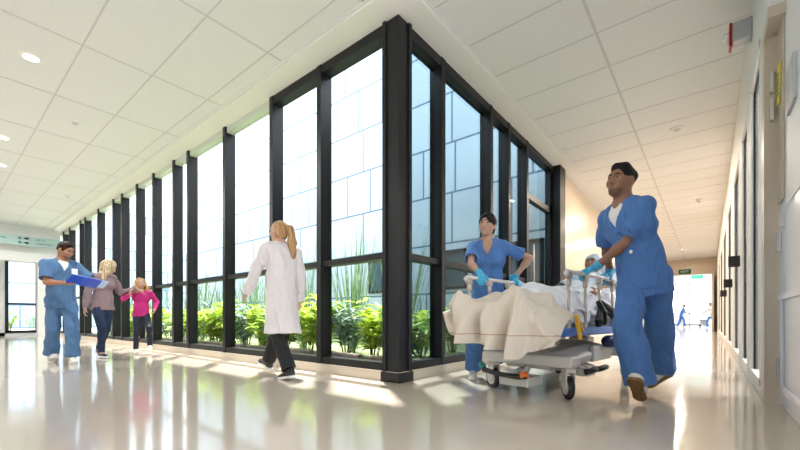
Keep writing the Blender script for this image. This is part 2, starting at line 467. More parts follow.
# ============================================================ STRUCTURE
YF, XF, ZC, XR = 2.95, -2.41, 3.72, 0.33     # inner faces of the two glass walls, ceiling height, corridor's right wall
XEND, YEND = -19.6, 25.0
struct('floor', boxes((-24, XF, -2.6, YF + .12, -.1, 0), (XF, 3.5, -2.6, 46, -.1, 0)), 'floor')
struct('wall_back', boxes((-24, 3.5, -2.4, -2.2, 0, ZC)), 'wall_white')
struct('ceiling', boxes((-24, XF, -2.2, YF + .2, ZC, ZC + .2), (XF - .2, 3.5, -2.2, YEND + .2, ZC, ZC + .2)), 'ceiling')
bm = bmesh.new()
for k in range(-1, 16):
    x = -.94 - 1.511 * k
    if x < XF:
        if x > -24: box(bm, x - .011, x + .011, -2.2, YF - .27, ZC - .003, ZC)
    else: box(bm, x - .014, x + .014, -2.2, YEND, ZC - .003, ZC)
for k in range(-4, 36):
    y = 1.085 + .688 * k
    if y < YF - .3: box(bm, -24, 3.4, y - .008, y + .008, ZC - .003, ZC)
    elif y < YEND: box(bm, XF + .31, XR, y - .008, y + .008, ZC - .003, ZC)
struct('trim_1', bm, 'ceiling_bar')
# dropped plaster band along the glass walls
struct('trim_2', boxes((-24, XF + .27, YF - .27, YF + .2, ZC - .028, ZC - .001), (XF - .2, XF + .27, YF + .2, 8.3, ZC - .028, ZC - .001)), 'soffit')
struct('trim_3', boxes((-24, XF + .31, YF - .31, YF - .27, ZC - .012, ZC - .001), (XF + .27, XF + .31, YF - .31, 8.3, ZC - .012, ZC - .001)), 'ceiling')
# curb under the glass walls
struct('baseboard_left', boxes((XEND, XF + .0, YF - .02, YF + .2, 0, .105), (XF - .18, XF + .02, YF, 8.2, 0, .105)), 'curb')
ZT = ZC - .028
# left curtain wall ------------------------------------------------
MX = [-3.65, -4.67, -6.0, -7.37, -8.02, -9.08, -10.09, -11.16, -11.86, -13.25, -14.67, -15.26, -16.7, -17.65, -19.3]
def curtain(name, label, axis):
    pass
gw = empty('window_1', (0, 0, 0), kind='structure')
bm = bmesh.new()
for x in MX: box(bm, x - .04, x + .04, YF, YF + .17, .105, ZT)
o = obj('mullion', bm, 'frame_dark', gw)
obj('sill_frame', boxes((XEND, XF - .18, YF + .01, YF + .15, .105, .185)), 'frame_dark', gw)
obj('transom', boxes((XEND, XF - .18, YF + .03, YF + .15, 1.27, 1.335)), 'frame_dark', gw)
obj('head_frame', boxes((MX[1], XF - .18, YF + .01, YF + .15, 3.585, ZT)), 'frame_dark', gw)
obj('head_frame', boxes((XEND, MX[1], YF + .03, YF + .15, 3.60, ZT)), 'frame_glare', gw)  # same beam further along, its flare and reflection put into a pale colour
obj('pane', boxes((XEND, XF - .15, YF + .10, YF + .106, .18, ZT)), 'glass_left', gw)
# corner post
pc = struct('trim_4', boxes((XF - .19, XF, YF, YF + .19, .04, ZT), (XF - .20, XF - .155, YF - .022, YF, .0, ZT), (XF, XF + .022, YF + .155, YF + .2, .0, ZT),
                           (XF - .215, XF + .03, YF - .03, YF + .215, 0.0, .10)), 'frame_dark')
bevel(pc, .004, 1)
# right curtain wall ------------------------------------------------
gw2 = empty('window_2', (0, 0, 0), kind='structure')
MY = [3.79, 5.07, 5.70, 6.46]
bm = bmesh.new()
for y in MY: box(bm, XF - .17, XF, y - .04, y + .04, .105, ZT)
obj('mullion', bm, 'frame_dark', gw2)
obj('sill_frame', boxes((XF - .15, XF - .01, YF + .18, 6.46, .105, .185)), 'frame_dark', gw2)
obj('transom', boxes((XF - .15, XF - .03, YF + .18, 6.46, 1.27, 1.335)), 'frame_dark', gw2)
obj('head_frame', boxes((XF - .15, XF - .01, YF + .18, 7.9, 3.585, ZT)), 'frame_dark', gw2)
obj('pane', boxes((XF - .106, XF - .10, YF + .18, 6.46, .18, ZT), (XF - .106, XF - .10, 6.5, 7.85, 2.8, ZT)), 'glass_right', gw2)
# glass courtyard door in the last bay
dg = empty('door_1', (XF - .08, 6.5, 0), kind='structure')
def rel(o, e): return o
obj('door_frame', boxes((-.05, .05, 0, .09, .105, 2.82), (-.05, .05, 1.24, 1.36, .105, ZT), (-.05, .05, 0, 1.36, 2.74, 2.84), (-.05, .05, 0, 1.3, .02, .13)), 'frame_dark', dg)
obj('pane', boxes((-.004, .004, .08, 1.25, .13, 2.75)), 'glass_right', dg)
tubeobj('pull_handle', [(.10, .2, 1.0), (.10, .2, 1.95)], .014, 'steel', dg)
struct('trim_5', boxes((XF - .05, XF + .13, 7.86, 8.2, 0, ZT)), 'frame_dark')
# beige wall past the glass, both sides of corridor, far end
struct('wall_left', boxes((XF - .2, XF - .01, 8.2, YEND, 0, ZC)), 'wall_beige')
struct('baseboard_corridor', boxes((XF - .01, XF + .01, 8.2, YEND, 0, .10)), 'curb')
struct('wall_far', boxes((XF - .2, -1.75, YEND, YEND + .2, 0, ZC), (-1.75, .15, YEND, YEND + .2, 2.9, ZC), (.15, XR + .4, YEND, YEND + .2, 0, ZC)), 'wall_beige')
# right wall: glazed rooms
zt = 2.95
segs = [(4.17, 4.30), (5.25, 5.62), (6.55, 7.1), (8.6, 9.4), (11.2, 12.0), (14.5, 15.4), (18.0, 19.0), (21.5, YEND)]
struct('wall_right', boxes(*[(XR, XR + .14, a, b, .09, zt) for a, b in segs], (XR, XR + .14, 4.17, YEND, zt, ZC - .001), (XR, XR + .14, 4.17, YEND, 0, .09)), 'wall_white')
gi = 3
for (a, b), (c_, d_) in zip(segs, segs[1:]):
    g = empty('window_%d' % gi, (XR + .02, b, 0), kind='structure'); gi += 1
    L = c_ - b
    obj('window_frame', boxes((-.022, .06, 0, .05, .09, zt), (-.022, .06, L - .06, L, .09, zt), (-.022, .06, 0, L, zt - .06, zt), (-.022, .06, 0, L, .09, .14)), 'wall_white', g)
    obj('gasket', boxes((-.0, .015, L - .075, L - .06, .13, zt - .05), (-.0, .015, .05, .06, .13, zt - .05), (-.0, .015, .05, L - .06, zt - .075, zt - .06)), 'frame_dark', g)
    obj('pane', boxes((.015, .021, .05, L - .05, .13, zt - .05)), 'glass_door', g)
struct('wall_room', boxes((XR + 2.6, XR + 2.7, 4.3, YEND, 0, ZC), (XR + .15, XR + 2.7, 4.2, 4.3, 0, ZC)), 'wall_white')
for y in (5.5, 9, 14, 20):  # unseen lights added to brighten the rooms behind the glass
    a = area('room_fill', (XR + 1.4, y, ZC - .05), .6, .6, 90, (1, .95, .88))
# near doorway at right
struct('door_3', boxes((XR, XR + .16, 4.02, 4.17, 0, 2.78), (XR, XR + .3, 3.75, 4.17, 2.78, 2.86)), 'door_beige')
struct('wall_right_near', boxes((XR, XR + .3, 3.75, 4.17, 2.86, ZC)), 'wall_white')
dp = empty('door_4', (XR + .09, 4.0, 0), kind='structure')
obj('door_leaf', boxes((0, .045, -2.1, 0, .01, ZC - .002)), 'door_white', dp)
obj('upper_panel', boxes((-.006, 0, -1.9, -.30, 1.42, ZC - .3)), 'wall_white', dp)
bm = boxes((-.018, 0, -1.9, -.0, .78, .83), (-.018, 0, -.16, -.11, .12, .78), (-.018, 0, -1.8, -.11, .12, .17))
bevel(obj('moulding', bm, 'door_white', dp), .006, 2)
for z in (1.21, 0.28):
    obj('hinge', boxes((-.026, -.004, -.055, -.015, z - .07, z + .07)), 'steel', dp)
obj('strike_plate', boxes((-.03, 0, -.20, -.165, 1.30, 1.39)), 'steel', dp)
struct('wall_near_panel', boxes((XR + .075, XR + .088, 3.80, 4.02, 1.5, 2.78)), 'perforated')

# ------------------------------------------------------------ left hall end
struct('wall_end', boxes((XEND - .2, XEND, -5, 1.70, 0, ZC), (XEND - .2, XEND, 2.56, YF + .2, 0, ZC), (XEND - .2, XEND, 1.5, 2.6, 2.75, ZC), (XEND - .2, XEND, 1.5, 2.6, 0, .12)), 'wall_white')
ge = empty('window_12', (XEND, 1.70, 0), kind='structure')
obj('window_frame', boxes((-.05, .03, 0, .09, .1, 2.75), (-.05, .03, .80, .86, .1, 2.75), (-.05, .03, 0, .86, 1.13, 1.2), (-.05, .03, 0, .86, .1, .2), (-.05, .03, 0, .86, 2.69, 2.75)), 'frame_dark', ge)
obj('pane', boxes((-.01, -.004, .05, .84, .15, 2.7)), 'glass_left', ge)

# ============================================================ EXTERIOR
struct('ground', boxes((-60, XF - .18, YF + .2, 60, -.15, -.02), (-60, XEND - .2, -30, YF + .2, -.15, -.02)), 'paving')
panelmat('cladding_side', (0.42, 0.52, 0.62), (0.16, 0.24, 0.32), 1.6, 1.5, axis='Y', lw=.05)
struct('trim_6', boxes((-19, XF - .2, YF + .85, 8.4, -.02, .10)), 'turf')
struct('trim_7', boxes((-19, XF - .2, YF + .30, YF + .42, -.02, .13)), 'planter')
struct('trim_8', boxes((-19, XF - .2, YF + .42, YF + .9, -.02, .09)), 'soil')
def building(name, label, x0, x1, y0, y1, z1, m, floors=3, bays=4, group=None):
    e = empty(name, ((x0 + x1) / 2, y0, 0), label=label, cat='building', group=group)
    hw = (x1 - x0) / 2
    obj('facade', boxes((-hw, hw, 0, y1 - y0, -.02, z1)), m, e)
    obj('parapet', boxes((-hw - .05, hw + .05, -.05, .25, z1, z1 + .35)), 'soffit', e)
    return e
b1 = building('clad_building', 'pale blue panel clad building rising straight behind the courtyard garden', -20.5, XF - .2, 8.5, 14, 11.5, 'cladding')
for i, (x, z) in enumerate([(8.2, 1.4), (6.3, 1.4), (4.0, 1.4)]):
    wf = obj('window', boxes((x - .55, x + .55, -.04, .02, z, z + .06), (x - .55, x + .55, -.04, .02, z + .95, z + 1.01), (x - .55, x - .49, -.04, .02, z, z + 1), (x + .49, x + .55, -.04, .02, z, z + 1)), 'frame_dark', b1)
    obj('pane', boxes((x - .49, x + .49, -.012, -.006, z + .06, z + .95)), 'glass_right', wf)
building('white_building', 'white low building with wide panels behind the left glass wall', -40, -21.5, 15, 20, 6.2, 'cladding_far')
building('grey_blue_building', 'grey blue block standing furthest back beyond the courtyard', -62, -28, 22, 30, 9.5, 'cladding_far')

# ============================================================ PEOPLE
def person(label, H, loc, heading, pel=(0, 0, .93), lean=10, twist=0, side=0, head=(0, 0, 0), hands=(None, None), feet=None,
           hips_yaw=0, skin='skin_light', build=1.0, h=.006, handpose=('relax', 'relax'), elbow=((.5, -.6, -.4), (-.5, -.6, -.4)),
           handdir=(None, None), female=False, kneepole=(0, 1, 0), neck_up=.6):
    """body in a frame that faces +Y; lengths below are for 1.75 m and scaled by s. hands/feet: world positions (right, left)"""
    s = H / 1.75
    dirv = Vector((heading[0], heading[1], 0)).normalized()
    rz = math.atan2(-dirv.x, dirv.y)
    root = empty('person', (loc[0], loc[1], 0), rz, label=label, cat='person')
    Wm = Matrix.Translation((loc[0], loc[1], 0)) @ Matrix.Rotation(rz, 4, 'Z'); Wi = Wm.inverted()
    L = lambda p: np.array(Wi @ Vector(p))
    P = np.array(pel, float) * (1, 1, s)
    Rp = rot(hips_yaw, lean * .35)
    Rc = rot(twist, lean, side)
    Nk = P + Rc @ np.array((0, 0, .50 * s))
    sw = (.165 if female else .185) * s * build
    shl = {1: Nk + Rc @ np.array((sw, .0, -.045 * s)), -1: Nk + Rc @ np.array((-sw, .0, -.045 * s))}
    Rh = rot(*head)
    Hb = Nk + (Rc @ np.array((0, .015, .055)) * (1 - neck_up) + np.array((0, .02, .055)) * neck_up) * s   # base of skull
    Hc = Hb + Rh @ np.array((0, .02, .105)) * s
    J = dict(s=s, P=P, Rp=Rp, Rc=Rc, N=Nk, sh=shl, Rh=Rh, Hc=Hc, root=root, h=h, skin=skin, L=L, female=female, build=build)
    q = Sdf(h, .02 * s)
    hd = lambda x, y, z: Hc + Rh @ np.array((x, y, z)) * s
    # head
    q.el(hd(0, -.008, .028), (.073 * s, .092 * s, .086 * s), Rh, k=.01)
    q.el(hd(0, .022, -.028), (.058 * s, .066 * s, .082 * s), Rh, k=.05 * s)
    q.el(hd(0, .058, -.088), (.026 * s, .022 * s, .02 * s), Rh, k=.035 * s)
    q.rc(hd(0, .086, .006), hd(0, .107, -.032), .007 * s, .0115 * s, k=.014 * s)
    q.el(hd(0, .091, -.034), (.018 * s, .012 * s, .009 * s), Rh, k=.01 * s)
    q.rc(hd(-.032, .072, .026), hd(.032, .072, .026), .012 * s, k=.02 * s)
    for sg in (-1, 1):
        q.el(hd(sg * .031, .088, .008), (.017 * s, .014 * s, .011 * s), Rh, k=.012 * s, sign=-1)
        q.el(hd(sg * .042, .058, -.022), (.02 * s, .02 * s, .02 * s), Rh, k=.02 * s)
        q.el(hd(sg * .075, -.012, -.004), (.009 * s, .02 * s, .033 * s), Rh, k=.008 * s)
    q.rc(hd(-.014, .083, -.060), hd(.014, .083, -.060), .009 * s, k=.01 * s)
    q.rc(Nk + Rc @ np.array((0, -.01, -.04)) * s, hd(0, -.022, -.05), (.048 if female else .056) * s * build, (.046 if female else .055) * s, k=.04 * s)
    # torso
    f = .88 if female else 1.0
    q.frc(P + Rp @ np.array((0, 0, .0)), P + Rc @ np.array((0, 0, .17)) * s, .115 * s, .10 * s * f, 1.18 * build, .88, Rp[:, 0], k=.04)
    q.frc(P + Rc @ np.array((0, 0, .17)) * s, P + Rc @ np.array((0, .005, .40)) * s, .10 * s * f, .122 * s * f, 1.22 * build, .86, Rc[:, 0], k=.05)
    q.rc(shl[1] + Rc @ np.array((-.03, 0, .0)) * s, Nk + Rc @ np.array((.03, -.01, .0)) * s, .047 * s, .05 * s, k=.05)
    q.rc(shl[-1] + Rc @ np.array((.03, 0, .0)) * s, Nk + Rc @ np.array((-.03, -.01, .0)) * s, .047 * s, .05 * s, k=.05)
    # arms
    J['el'] = {}; J['wr'] = {}; J['hd'] = {}
    for i, sg in enumerate((1, -1)):
        tgt = L(hands[i]) if hands[i] is not None else shl[sg] + np.array((sg * .07, .05, -.52)) * s
        e, wv = ik(shl[sg], tgt, .285 * s, .255 * s, Rc @ np.array(elbow[i], float))
        J['el'][sg], J['wr'][sg] = e, wv
        q.rc(shl[sg] - Rc @ np.array((sg * .012, 0, .008)) * s, e, .042 * s * build * f, .036 * s * build * f, k=.03)
        q.rc(e, wv, .036 * s * build * f, .026 * s * f, k=.015)
        q.el(e + (wv - e) * .25, (.04 * s * build * f,) * 3, k=.03)
        hdv = np.array(handdir[i], float) if handdir[i] is not None else (wv - e)
        if handdir[i] is not None: hdv = np.array(Wi.to_3x3() @ Vector(hdv))
        J['hd'][sg] = (hdv / np.linalg.norm(hdv), handpose[i])
        handprims(q, wv, J['hd'][sg][0], sg, s * (.92 if female else 1), handpose[i])
    # legs
    J['hip'] = {}; J['kn'] = {}; J['an'] = {}; J['ft'] = {}
    for i, sg in enumerate((1, -1)):
        hp = P + Rp @ np.array((sg * .09 * s, 0, -.02 * s))
        pos, fyaw, fpitch = feet[i]
        an = L(pos)
        kn, an = ik(hp, an, .43 * s, .415 * s, kneepole)
        J['hip'][sg], J['kn'][sg], J['an'][sg] = hp, kn, an
        J['ft'][sg] = rot(fyaw, fpitch)
        q.rc(hp + Rp @ np.array((-sg * .02 * s, 0, -.02)), kn, .066 * s, .052 * s, k=.03); q.rc(kn, an, .052 * s, .036 * s, k=.02)
        q.el(kn + (an - kn) * .3 + np.array((0, -.012, 0)), (.055 * s,) * 3, k=.03)
        Rf = J['ft'][sg]
        q.rc(an + Rf @ np.array((0, 0, -.035)) * s, an + Rf @ np.array((0, .13, -.06)) * s, .032 * s, .024 * s, k=.02)
    body = obj('body', q.mesh('body'), skin, root)
    J['body'] = body
    # face
    for sg in (-1, 1):
        ev = obj('eye', ellmesh(hd(sg * .031, .0745, .0075), (.0125 * s, .0112 * s, .0068 * s), Rh), 'eye_white', body, True)
        obj('iris', ellmesh(hd(sg * .031 - .0015, .083, .0075), (.0058 * s, .004 * s, .0058 * s), Rh), 'iris', ev, True) if False else None
        ev.data.materials.append(MATS['iris'])
        cI = hd(sg * .031, .086, .0075)
        for p_ in ev.data.polygons:
            if np.linalg.norm(np.array(p_.center) - cI) < .0075 * s: p_.material_index = 1
    J['hdf'] = hd
    return J

def ellmesh(c, r, M=None, sub=3):
    bm = bmesh.new(); bmesh.ops.create_icosphere(bm, subdivisions=sub, radius=1)
    M = np.eye(3) if M is None else np.array(M)
    for v in bm.verts:
        p = np.array(c) + M @ (np.array(v.co) * np.array(r)); v.co = Vector(p)
    return bm

def handprims(q, wr, dv, sg, s, pose, grow=0.0):
    """palm, four fingers of different length with knuckle bends, thumb from the side of the palm"""
    d = dv / np.linalg.norm(dv)
    if pose == 'grip':     # palm down on a bar, fingers folding over it
        n = np.array((0, 0, -1.0)); curl = (28, 45, 40)
    elif pose == 'hold':
        n = np.array((0, 0, 1.0)); curl = (25, 35, 25)
    elif pose == 'flat':
        n = np.array((0, 0, -1.0)); curl = (8, 12, 10)
    else:
        n = np.array((-sg * 1.0, .1, 0)); curl = (20, 28, 22)
    n = n - d * (n @ d); n /= np.linalg.norm(n)
    x = np.cross(d, n)
    tsg = 1.0
    up = np.array((-sg, .8, 0)) if pose in ('grip', 'flat') else (np.array((sg, .3, 0)) if pose == 'hold' else np.array((0, 1.0, 0)))
    if x @ up < 0: x = -x        # x now points to the thumb side
    g = grow
    w_ = wr
    for o, r in ((.024, .0155), (.006, .0155), (-.012, .0145), (-.026, .013)):
        q.rc(w_ + d * .012 * s, w_ + (d * .085 + x * o) * s, (r + .001) * s + g, (r - .002) * s + g, k=.012)
    q.rc(w_ - d * .03 * s, w_ + d * .02 * s, .026 * s + g, .023 * s + g, k=.012)
    for o, Lf, r in ((.029, .074, .0088), (.0095, .083, .0092), (-.0095, .077, .0088), (-.027, .060, .0078)):
        p = w_ + (d * .088 + x * o) * s; a = 0; dd = d
        for j, (fr, cu) in enumerate(zip((.45, .32, .23), curl)):
            a += cu; dd = d * math.cos(R(a)) + n * math.sin(R(a)) + x * (o * 1.2 if j == 0 else 0)
            p2 = p + dd * Lf * fr * s
            q.rc(p, p2, (r - j * .0007) * s + g, (r - .0007 - j * .0007) * s + g, k=.004)
            p = p2
    p = w_ + (d * .028 + x * .022) * s
    dd = (d * .62 + x * .72 + n * .3); dd /= np.linalg.norm(dd)
    p2 = p + dd * .042 * s; dd2 = (d * .85 + x * .35 + n * .45); dd2 /= np.linalg.norm(dd2); p3 = p2 + dd2 * .034 * s
    q.rc(p, p2, .0145 * s + g, .011 * s + g, k=.012); q.rc(p2, p3, .011 * s + g, .0088 * s + g, k=.004)

def gloves(J):
    for sg in (1, -1):
        dv, pose = J['hd'][sg]; q = Sdf(.005, .01)
        handprims(q, J['wr'][sg], dv, sg, J['s'], pose, grow=.003)
        a = J['wr'][sg]; u = (J['el'][sg] - a); u /= np.linalg.norm(u)
        q.rc(a, a + u * .055, .031 * J['s'], .035 * J['s'], k=.01, flat=True)
        obj('glove', q.mesh('glove'), 'glove', J['root'])

def sleeve(q, J, sg, frac, r0, r1, k=.03, hollow=True):
    s = J['s']; a, b = J['sh'][sg] + J['Rc'] @ np.array((-sg * .012, 0, -.012)) * J['s'], J['el'][sg]
    e = a + (b - a) * frac; u = (b - a) / np.linalg.norm(b - a)
    q.rc(a, e, r0 * s, r1 * s, k=k, flat=True)
    if hollow: J.setdefault('hollows', []).append((e - u * .025 * s, e + u * .03 * s, (r1 - .009) * s))
def top(J, m, hem=-.14, sleeve_frac=.78, neck='v', full_sleeve=False, seed=1, fold=.008, sr=(.058, .074), loose=1.0, name='scrub_top'):
    s, P, Rc, Rp, N, hb = J['s'], J['P'], J['Rc'], J['Rp'], J['N'], J['build']
    q = Sdf(J['h'], .03); f = .92 if J['female'] else 1.0
    lo = .012 * loose
    for sg in (1, -1):
        if full_sleeve:
            q.rc(J['sh'][sg], J['el'][sg], sr[0] * s, sr[1] * s, k=.03)
            wv = J['wr'][sg]; q.rc(J['el'][sg], wv, sr[1] * s, sr[1] * s * .8, k=.012, flat=True)
        else: sleeve(q, J, sg, sleeve_frac, sr[0], sr[1])
    for a, b, r in J.get('hollows', []): q.rc(a, b, r, k=0, sign=-1)
    J['hollows'] = []
    q.frc(P + Rc @ np.array((0, 0, .10)) * s, P + Rc @ np.array((0, .004, .40)) * s, (.108 * f + lo) * s, (.122 * f + lo) * s, 1.16 * hb, .92, Rc[:, 0], k=.022)
    q.frc(P + Rp @ np.array((0, 0, hem)) * s, P + Rc @ np.array((0, 0, .12)) * s, (.132 + lo) * s, (.112 * f + lo) * s, 1.22 * hb, .94, Rp[:, 0], k=.05, flat0=True)
    for sg in (1, -1):
        q.rc(J['sh'][sg] + Rc @ np.array((-sg * .02, 0, -.004)) * s, N + Rc @ np.array((sg * .05, -.008, -.008)) * s, .052 * s, .050 * s, k=.05)
        q.rc(J['sh'][sg] + Rc @ np.array((-sg * .03, 0, -.02)) * s, J['sh'][sg] + Rc @ np.array((-sg * .06, 0, -.13)) * s, .048 * s, .080 * s, k=.04)
        if J['female']: q.el(P + Rc @ np.array((sg * .062, .085, .33)) * s, (.062 * s, .055 * s, .062 * s), Rc, k=.05)
    if neck == 'v':
        c0 = N + Rc @ np.array((0, .03, .06)) * s
        q.rc(N + Rc @ np.array((0, -.012, .0)) * s, N + Rc @ np.array((0, .02, .12)) * s, .062 * s, .07 * s, k=0, sign=-1)
        for t in np.linspace(0, 1, 7):
            q.rc(N + Rc @ np.array((0, .055 + .05 * t, -.01 - .12 * t)) * s, N + Rc @ np.array((0, .15, .02 - .12 * t)) * s, (.058 - .05 * t) * s, k=0, sign=-1)
    else:
        q.rc(N + Rc @ np.array((0, -.012, .0)) * s, N + Rc @ np.array((0, .02, .12)) * s, .057 * s, .07 * s, k=0, sign=-1)
        q.el(N + Rc @ np.array((0, .055, -.005)) * s, (.06 * s, .05 * s, .03 * s), Rc, k=0, sign=-1)
    o = obj(name, q.mesh(name, folds(fold, seed=seed)), m, J['root'])
    return o
def trousers(J, m, r=(.092, .074, .080), hem=.0, seed=2, fold=.007, name='trousers', waist=.02, k=.03):
    s, P, Rp = J['s'], J['P'], J['Rp']; q = Sdf(J['h'], k)
    q.frc(P + Rp @ np.array((0, 0, -.05)) * s, P + Rp @ np.array((0, 0, waist + .06)) * s, .118 * s, .100 * s, 1.18 * J['build'], .95, Rp[:, 0], k=.03)
    for sg in (1, -1):
        h_, kn, an = J['hip'][sg], J['kn'][sg], J['an'][sg]
        q.rc(h_ + np.array((-sg * .016, 0, -.02)) * s, kn, r[0] * s, r[1] * s, k=.035)
        u = (an - kn) / np.linalg.norm(an - kn)
        q.rc(kn, an + u * hem, r[1] * s, r[2] * s, k=.02, flat=True)
    return obj(name, q.mesh(name, folds(fold, 22, 14, seed)), m, J['root'])
def shoes(J, m='shoe_white', sole='sole_white', size=1.0, low=False):
    s = J['s'] * size
    for sg in (1, -1):
        an, Rf = J['an'][sg], J['ft'][sg]; A = lambda x, y, z: an + Rf @ np.array((x * sg, y, z)) * s
        q = Sdf(.005, .02)
        if low:
            q.rc(A(0, -.04, -.045), A(0, .16, -.062), .033 * s, .03 * s); q.el(A(0, .02, 0.03), (.034 * s, .07 * s, .055 * s), Rf, sign=-1, k=.01)
        else:
            q.rc(A(0, -.035, -.02), A(0, -.03, -.05), .038 * s, .040 * s); q.rc(A(0, .0, -.03), A(0, .10, -.052), .042 * s, .037 * s)
            q.el(A(-.003, .145, -.060), (.046 * s, .065 * s, .030 * s), Rf)
        q.cut(A(0, 0, -.078), Rf @ np.array((0, 0, -1.0)))
        sh = obj('shoe', q.mesh('shoe'), m, J['root'])
        q = Sdf(.005, .015)
        q.rc(A(0, -.035, -.083), A(0, .06, -.083), .043 * s, .036 * s); q.rc(A(0, .06, -.083), A(-.002, .15, -.083), .036 * s, .050 * s)
        q.cut(A(0, 0, -.066), Rf @ np.array((0, 0, 1.0))); q.cut(A(0, 0, -.095), Rf @ np.array((0, 0, -1.0)))
        obj('sole', q.mesh('sole'), sole, sh)
def brows(J, m):
    hd, s = J['hdf'], J['s']
    for sg in (-1, 1):
        pts = [hd(sg * .012, .0905, .0255), hd(sg * .030, .0885, .0315), hd(sg * .050, .073, .027)]
        tubeobj('eyebrow', pts, [.0042 * s, .0052 * s, .003 * s], m, J['body'], 6)
def mouth(J, m='lip'):
    hd, s = J['hdf'], J['s']
    bm = bmesh.new()
    tube(bm, [hd(-.024, .078, -.062), hd(-.009, .0925, -.057), hd(0, .0935, -.0585), hd(.009, .0925, -.057), hd(.024, .078, -.062)], [.0015 * s, .0042 * s, .0038 * s, .0042 * s, .0015 * s], 8)
    tube(bm, [hd(-.022, .078, -.063), hd(0, .0925, -.067), hd(.022, .078, -.063)], [.0015 * s, .0052 * s, .0015 * s], 8)
    obj('lips', bm, m, J['body'], True)
def beard(J, m='stubble'):
    hd, s, Rh = J['hdf'], J['s'], J['Rh']
    q = Sdf(.004, .02)
    q.el(hd(0, .022, -.030), (.0588 * s, .067 * s, .083 * s), Rh); q.el(hd(0, .058, -.088), (.027 * s, .023 * s, .021 * s), Rh, k=.035 * s)
    q.cut(hd(0, 0, -.038), Rh @ np.array((0, .28, 1.0))); q.el(hd(0, .09, -.058), (.022 * s, .04 * s, .013 * s), Rh, sign=-1, k=.006)
    q.el(hd(0, .088, -.03), (.045 * s, .05 * s, .022 * s), Rh, sign=-1, k=.01)
    obj('stubble', q.mesh('stubble'), m, J['body'])
def short_hair(J, m, seed=3, vol=1.0):
    hd, s, Rh = J['hdf'], J['s'], J['Rh']; q = Sdf(.005, .02)
    q.el(hd(0, -.014, .034), (.083 * s * vol, .100 * s, .089 * s * vol), Rh)
    q.el(hd(.008, .042, .096), (.050 * s, .034 * s, .024 * s), Rh, k=.03)
    q.rc(hd(-.025, .01, .094), hd(.025, .02, .096), .027 * s, k=.03)
    q.el(hd(0, .092, -.010), (.066 * s, .055 * s, .078 * s), Rh, sign=-1, k=.012)
    q.el(hd(0, -.005, -.085), (.12 * s, .10 * s, .070 * s), Rh, sign=-1, k=.01)
    for sg in (1, -1): q.el(hd(sg * .082, -.002, -.012), (.018 * s, .026 * s, .038 * s), Rh, sign=-1, k=.006)
    return obj('hair', q.mesh('hair', curls(.0045, 75, seed)), m, J['root'])
def neck_skin_tee(J, m='tee'):
    s, N, Rc, P = J['s'], J['N'], J['Rc'], J['P']; q = Sdf(.005, .03)
    q.frc(P + Rc @ np.array((0, .006, .33)) * s, P + Rc @ np.array((0, .008, .41)) * s, .116 * s, .120 * s, .92, .97, Rc[:, 0])
    q.rc(N + Rc @ np.array((0, .004, -.03)) * s, N + Rc @ np.array((0, -.002, .006)) * s, .072 * s, .066 * s)
    q.rc(N + Rc @ np.array((0, .005, .02)) * s, N + Rc @ np.array((0, .03, .12)) * s, .058 * s, .075 * s, sign=-1, k=0)
    q.el(N + Rc @ np.array((0, .085, .03)) * s, (.04 * s, .05 * s, .034 * s), Rc, sign=-1, k=.004)
    obj('undershirt', q.mesh('undershirt'), m, J['root'])

# ---- stretcher frame of reference
BED = Vector((-1.225, 3.283, 0)); BD = Vector((.139, .990, 0)).normalized(); BN = Vector((BD.y, -BD.x, 0))
def B(x, y, z): return BED + BN * x + BD * y + Vector((0, 0, z))

# 1. man pushing at the near side
J = person('dark haired man in bright blue scrubs leaning over the stretcher rail, one arm reaching across', 1.93, (-.39, 3.62), (-.26, -1),
           pel=(0.0, 0.03, .93), lean=21, twist=-20, side=2, head=(-9, -6, -5), h=.0065, build=.97, skin='skin_brown',
           hands=(B(.40, .80, 1.055), B(.47, .25, 1.07)), handpose=('grip', 'grip'), handdir=((-.2, -.3, -.2), (-.9, -.35, -.35)),
           elbow=((.9, -.3, -.2), (-.3, .05, -1)), neck_up=.55,
           feet=(((-.40, 3.40, .15), 10, -40), ((-.33, 4.10, .15), -22, 22)))
top(J, 'scrub_blue', sleeve_frac=.80, hem=-.17, seed=5, fold=.009, sr=(.054, .080), loose=1.4)
trousers(J, 'scrub_blue', r=(.104, .088, .100), hem=.0, seed=7, fold=.012)
neck_skin_tee(J); gloves(J); shoes(J, 'shoe_white', 'sole_brown'); brows(J, 'hair_black'); mouth(J, 'lip_dark'); short_hair(J, 'hair_black'); beard(J)
def pocket(J, x0, x1, z0, z1, m, loose, up=False):
    s, P, Rc, Rp, hb = J['s'], J['P'], J['Rc'], J['Rp'], J['build']; lo = .012 * loose + .006
    q = Sdf(.005, .02)
    if up: q.frc(P + Rc @ np.array((0, 0, .10)) * s, P + Rc @ np.array((0, .004, .40)) * s, (.108 + lo) * s, (.122 + lo) * s, 1.16 * hb, .92, Rc[:, 0])
    else: q.frc(P + Rp @ np.array((0, 0, -.2)) * s, P + Rc @ np.array((0, 0, .12)) * s, (.132 + lo) * s, (.112 + lo) * s, 1.22 * hb, .94, Rp[:, 0])
    for a_, n_ in (((x0, 0, 0), (-1, 0, 0)), ((x1, 0, 0), (1, 0, 0)), ((0, 0, z0), (0, 0, -1)), ((0, 0, z1), (.12, 0, 1)), ((0, .05, 0), (0, -1, 0))):
        q.cut(P + Rp @ np.array(a_) * s, Rp @ np.array(n_, float))
    obj('pocket', q.mesh('pocket', folds(.004, seed=8)), m, J['root'])
pocket(J, -.15, .03, -.12, .06, 'scrub_blue', 1.5)
tg = obj('name_tag', ellmesh(J['P'] + J['Rc'] @ np.array((-.08, .150, .18)) * J['s'], (.012, .004, .014)), 'white_paint', J['root'])
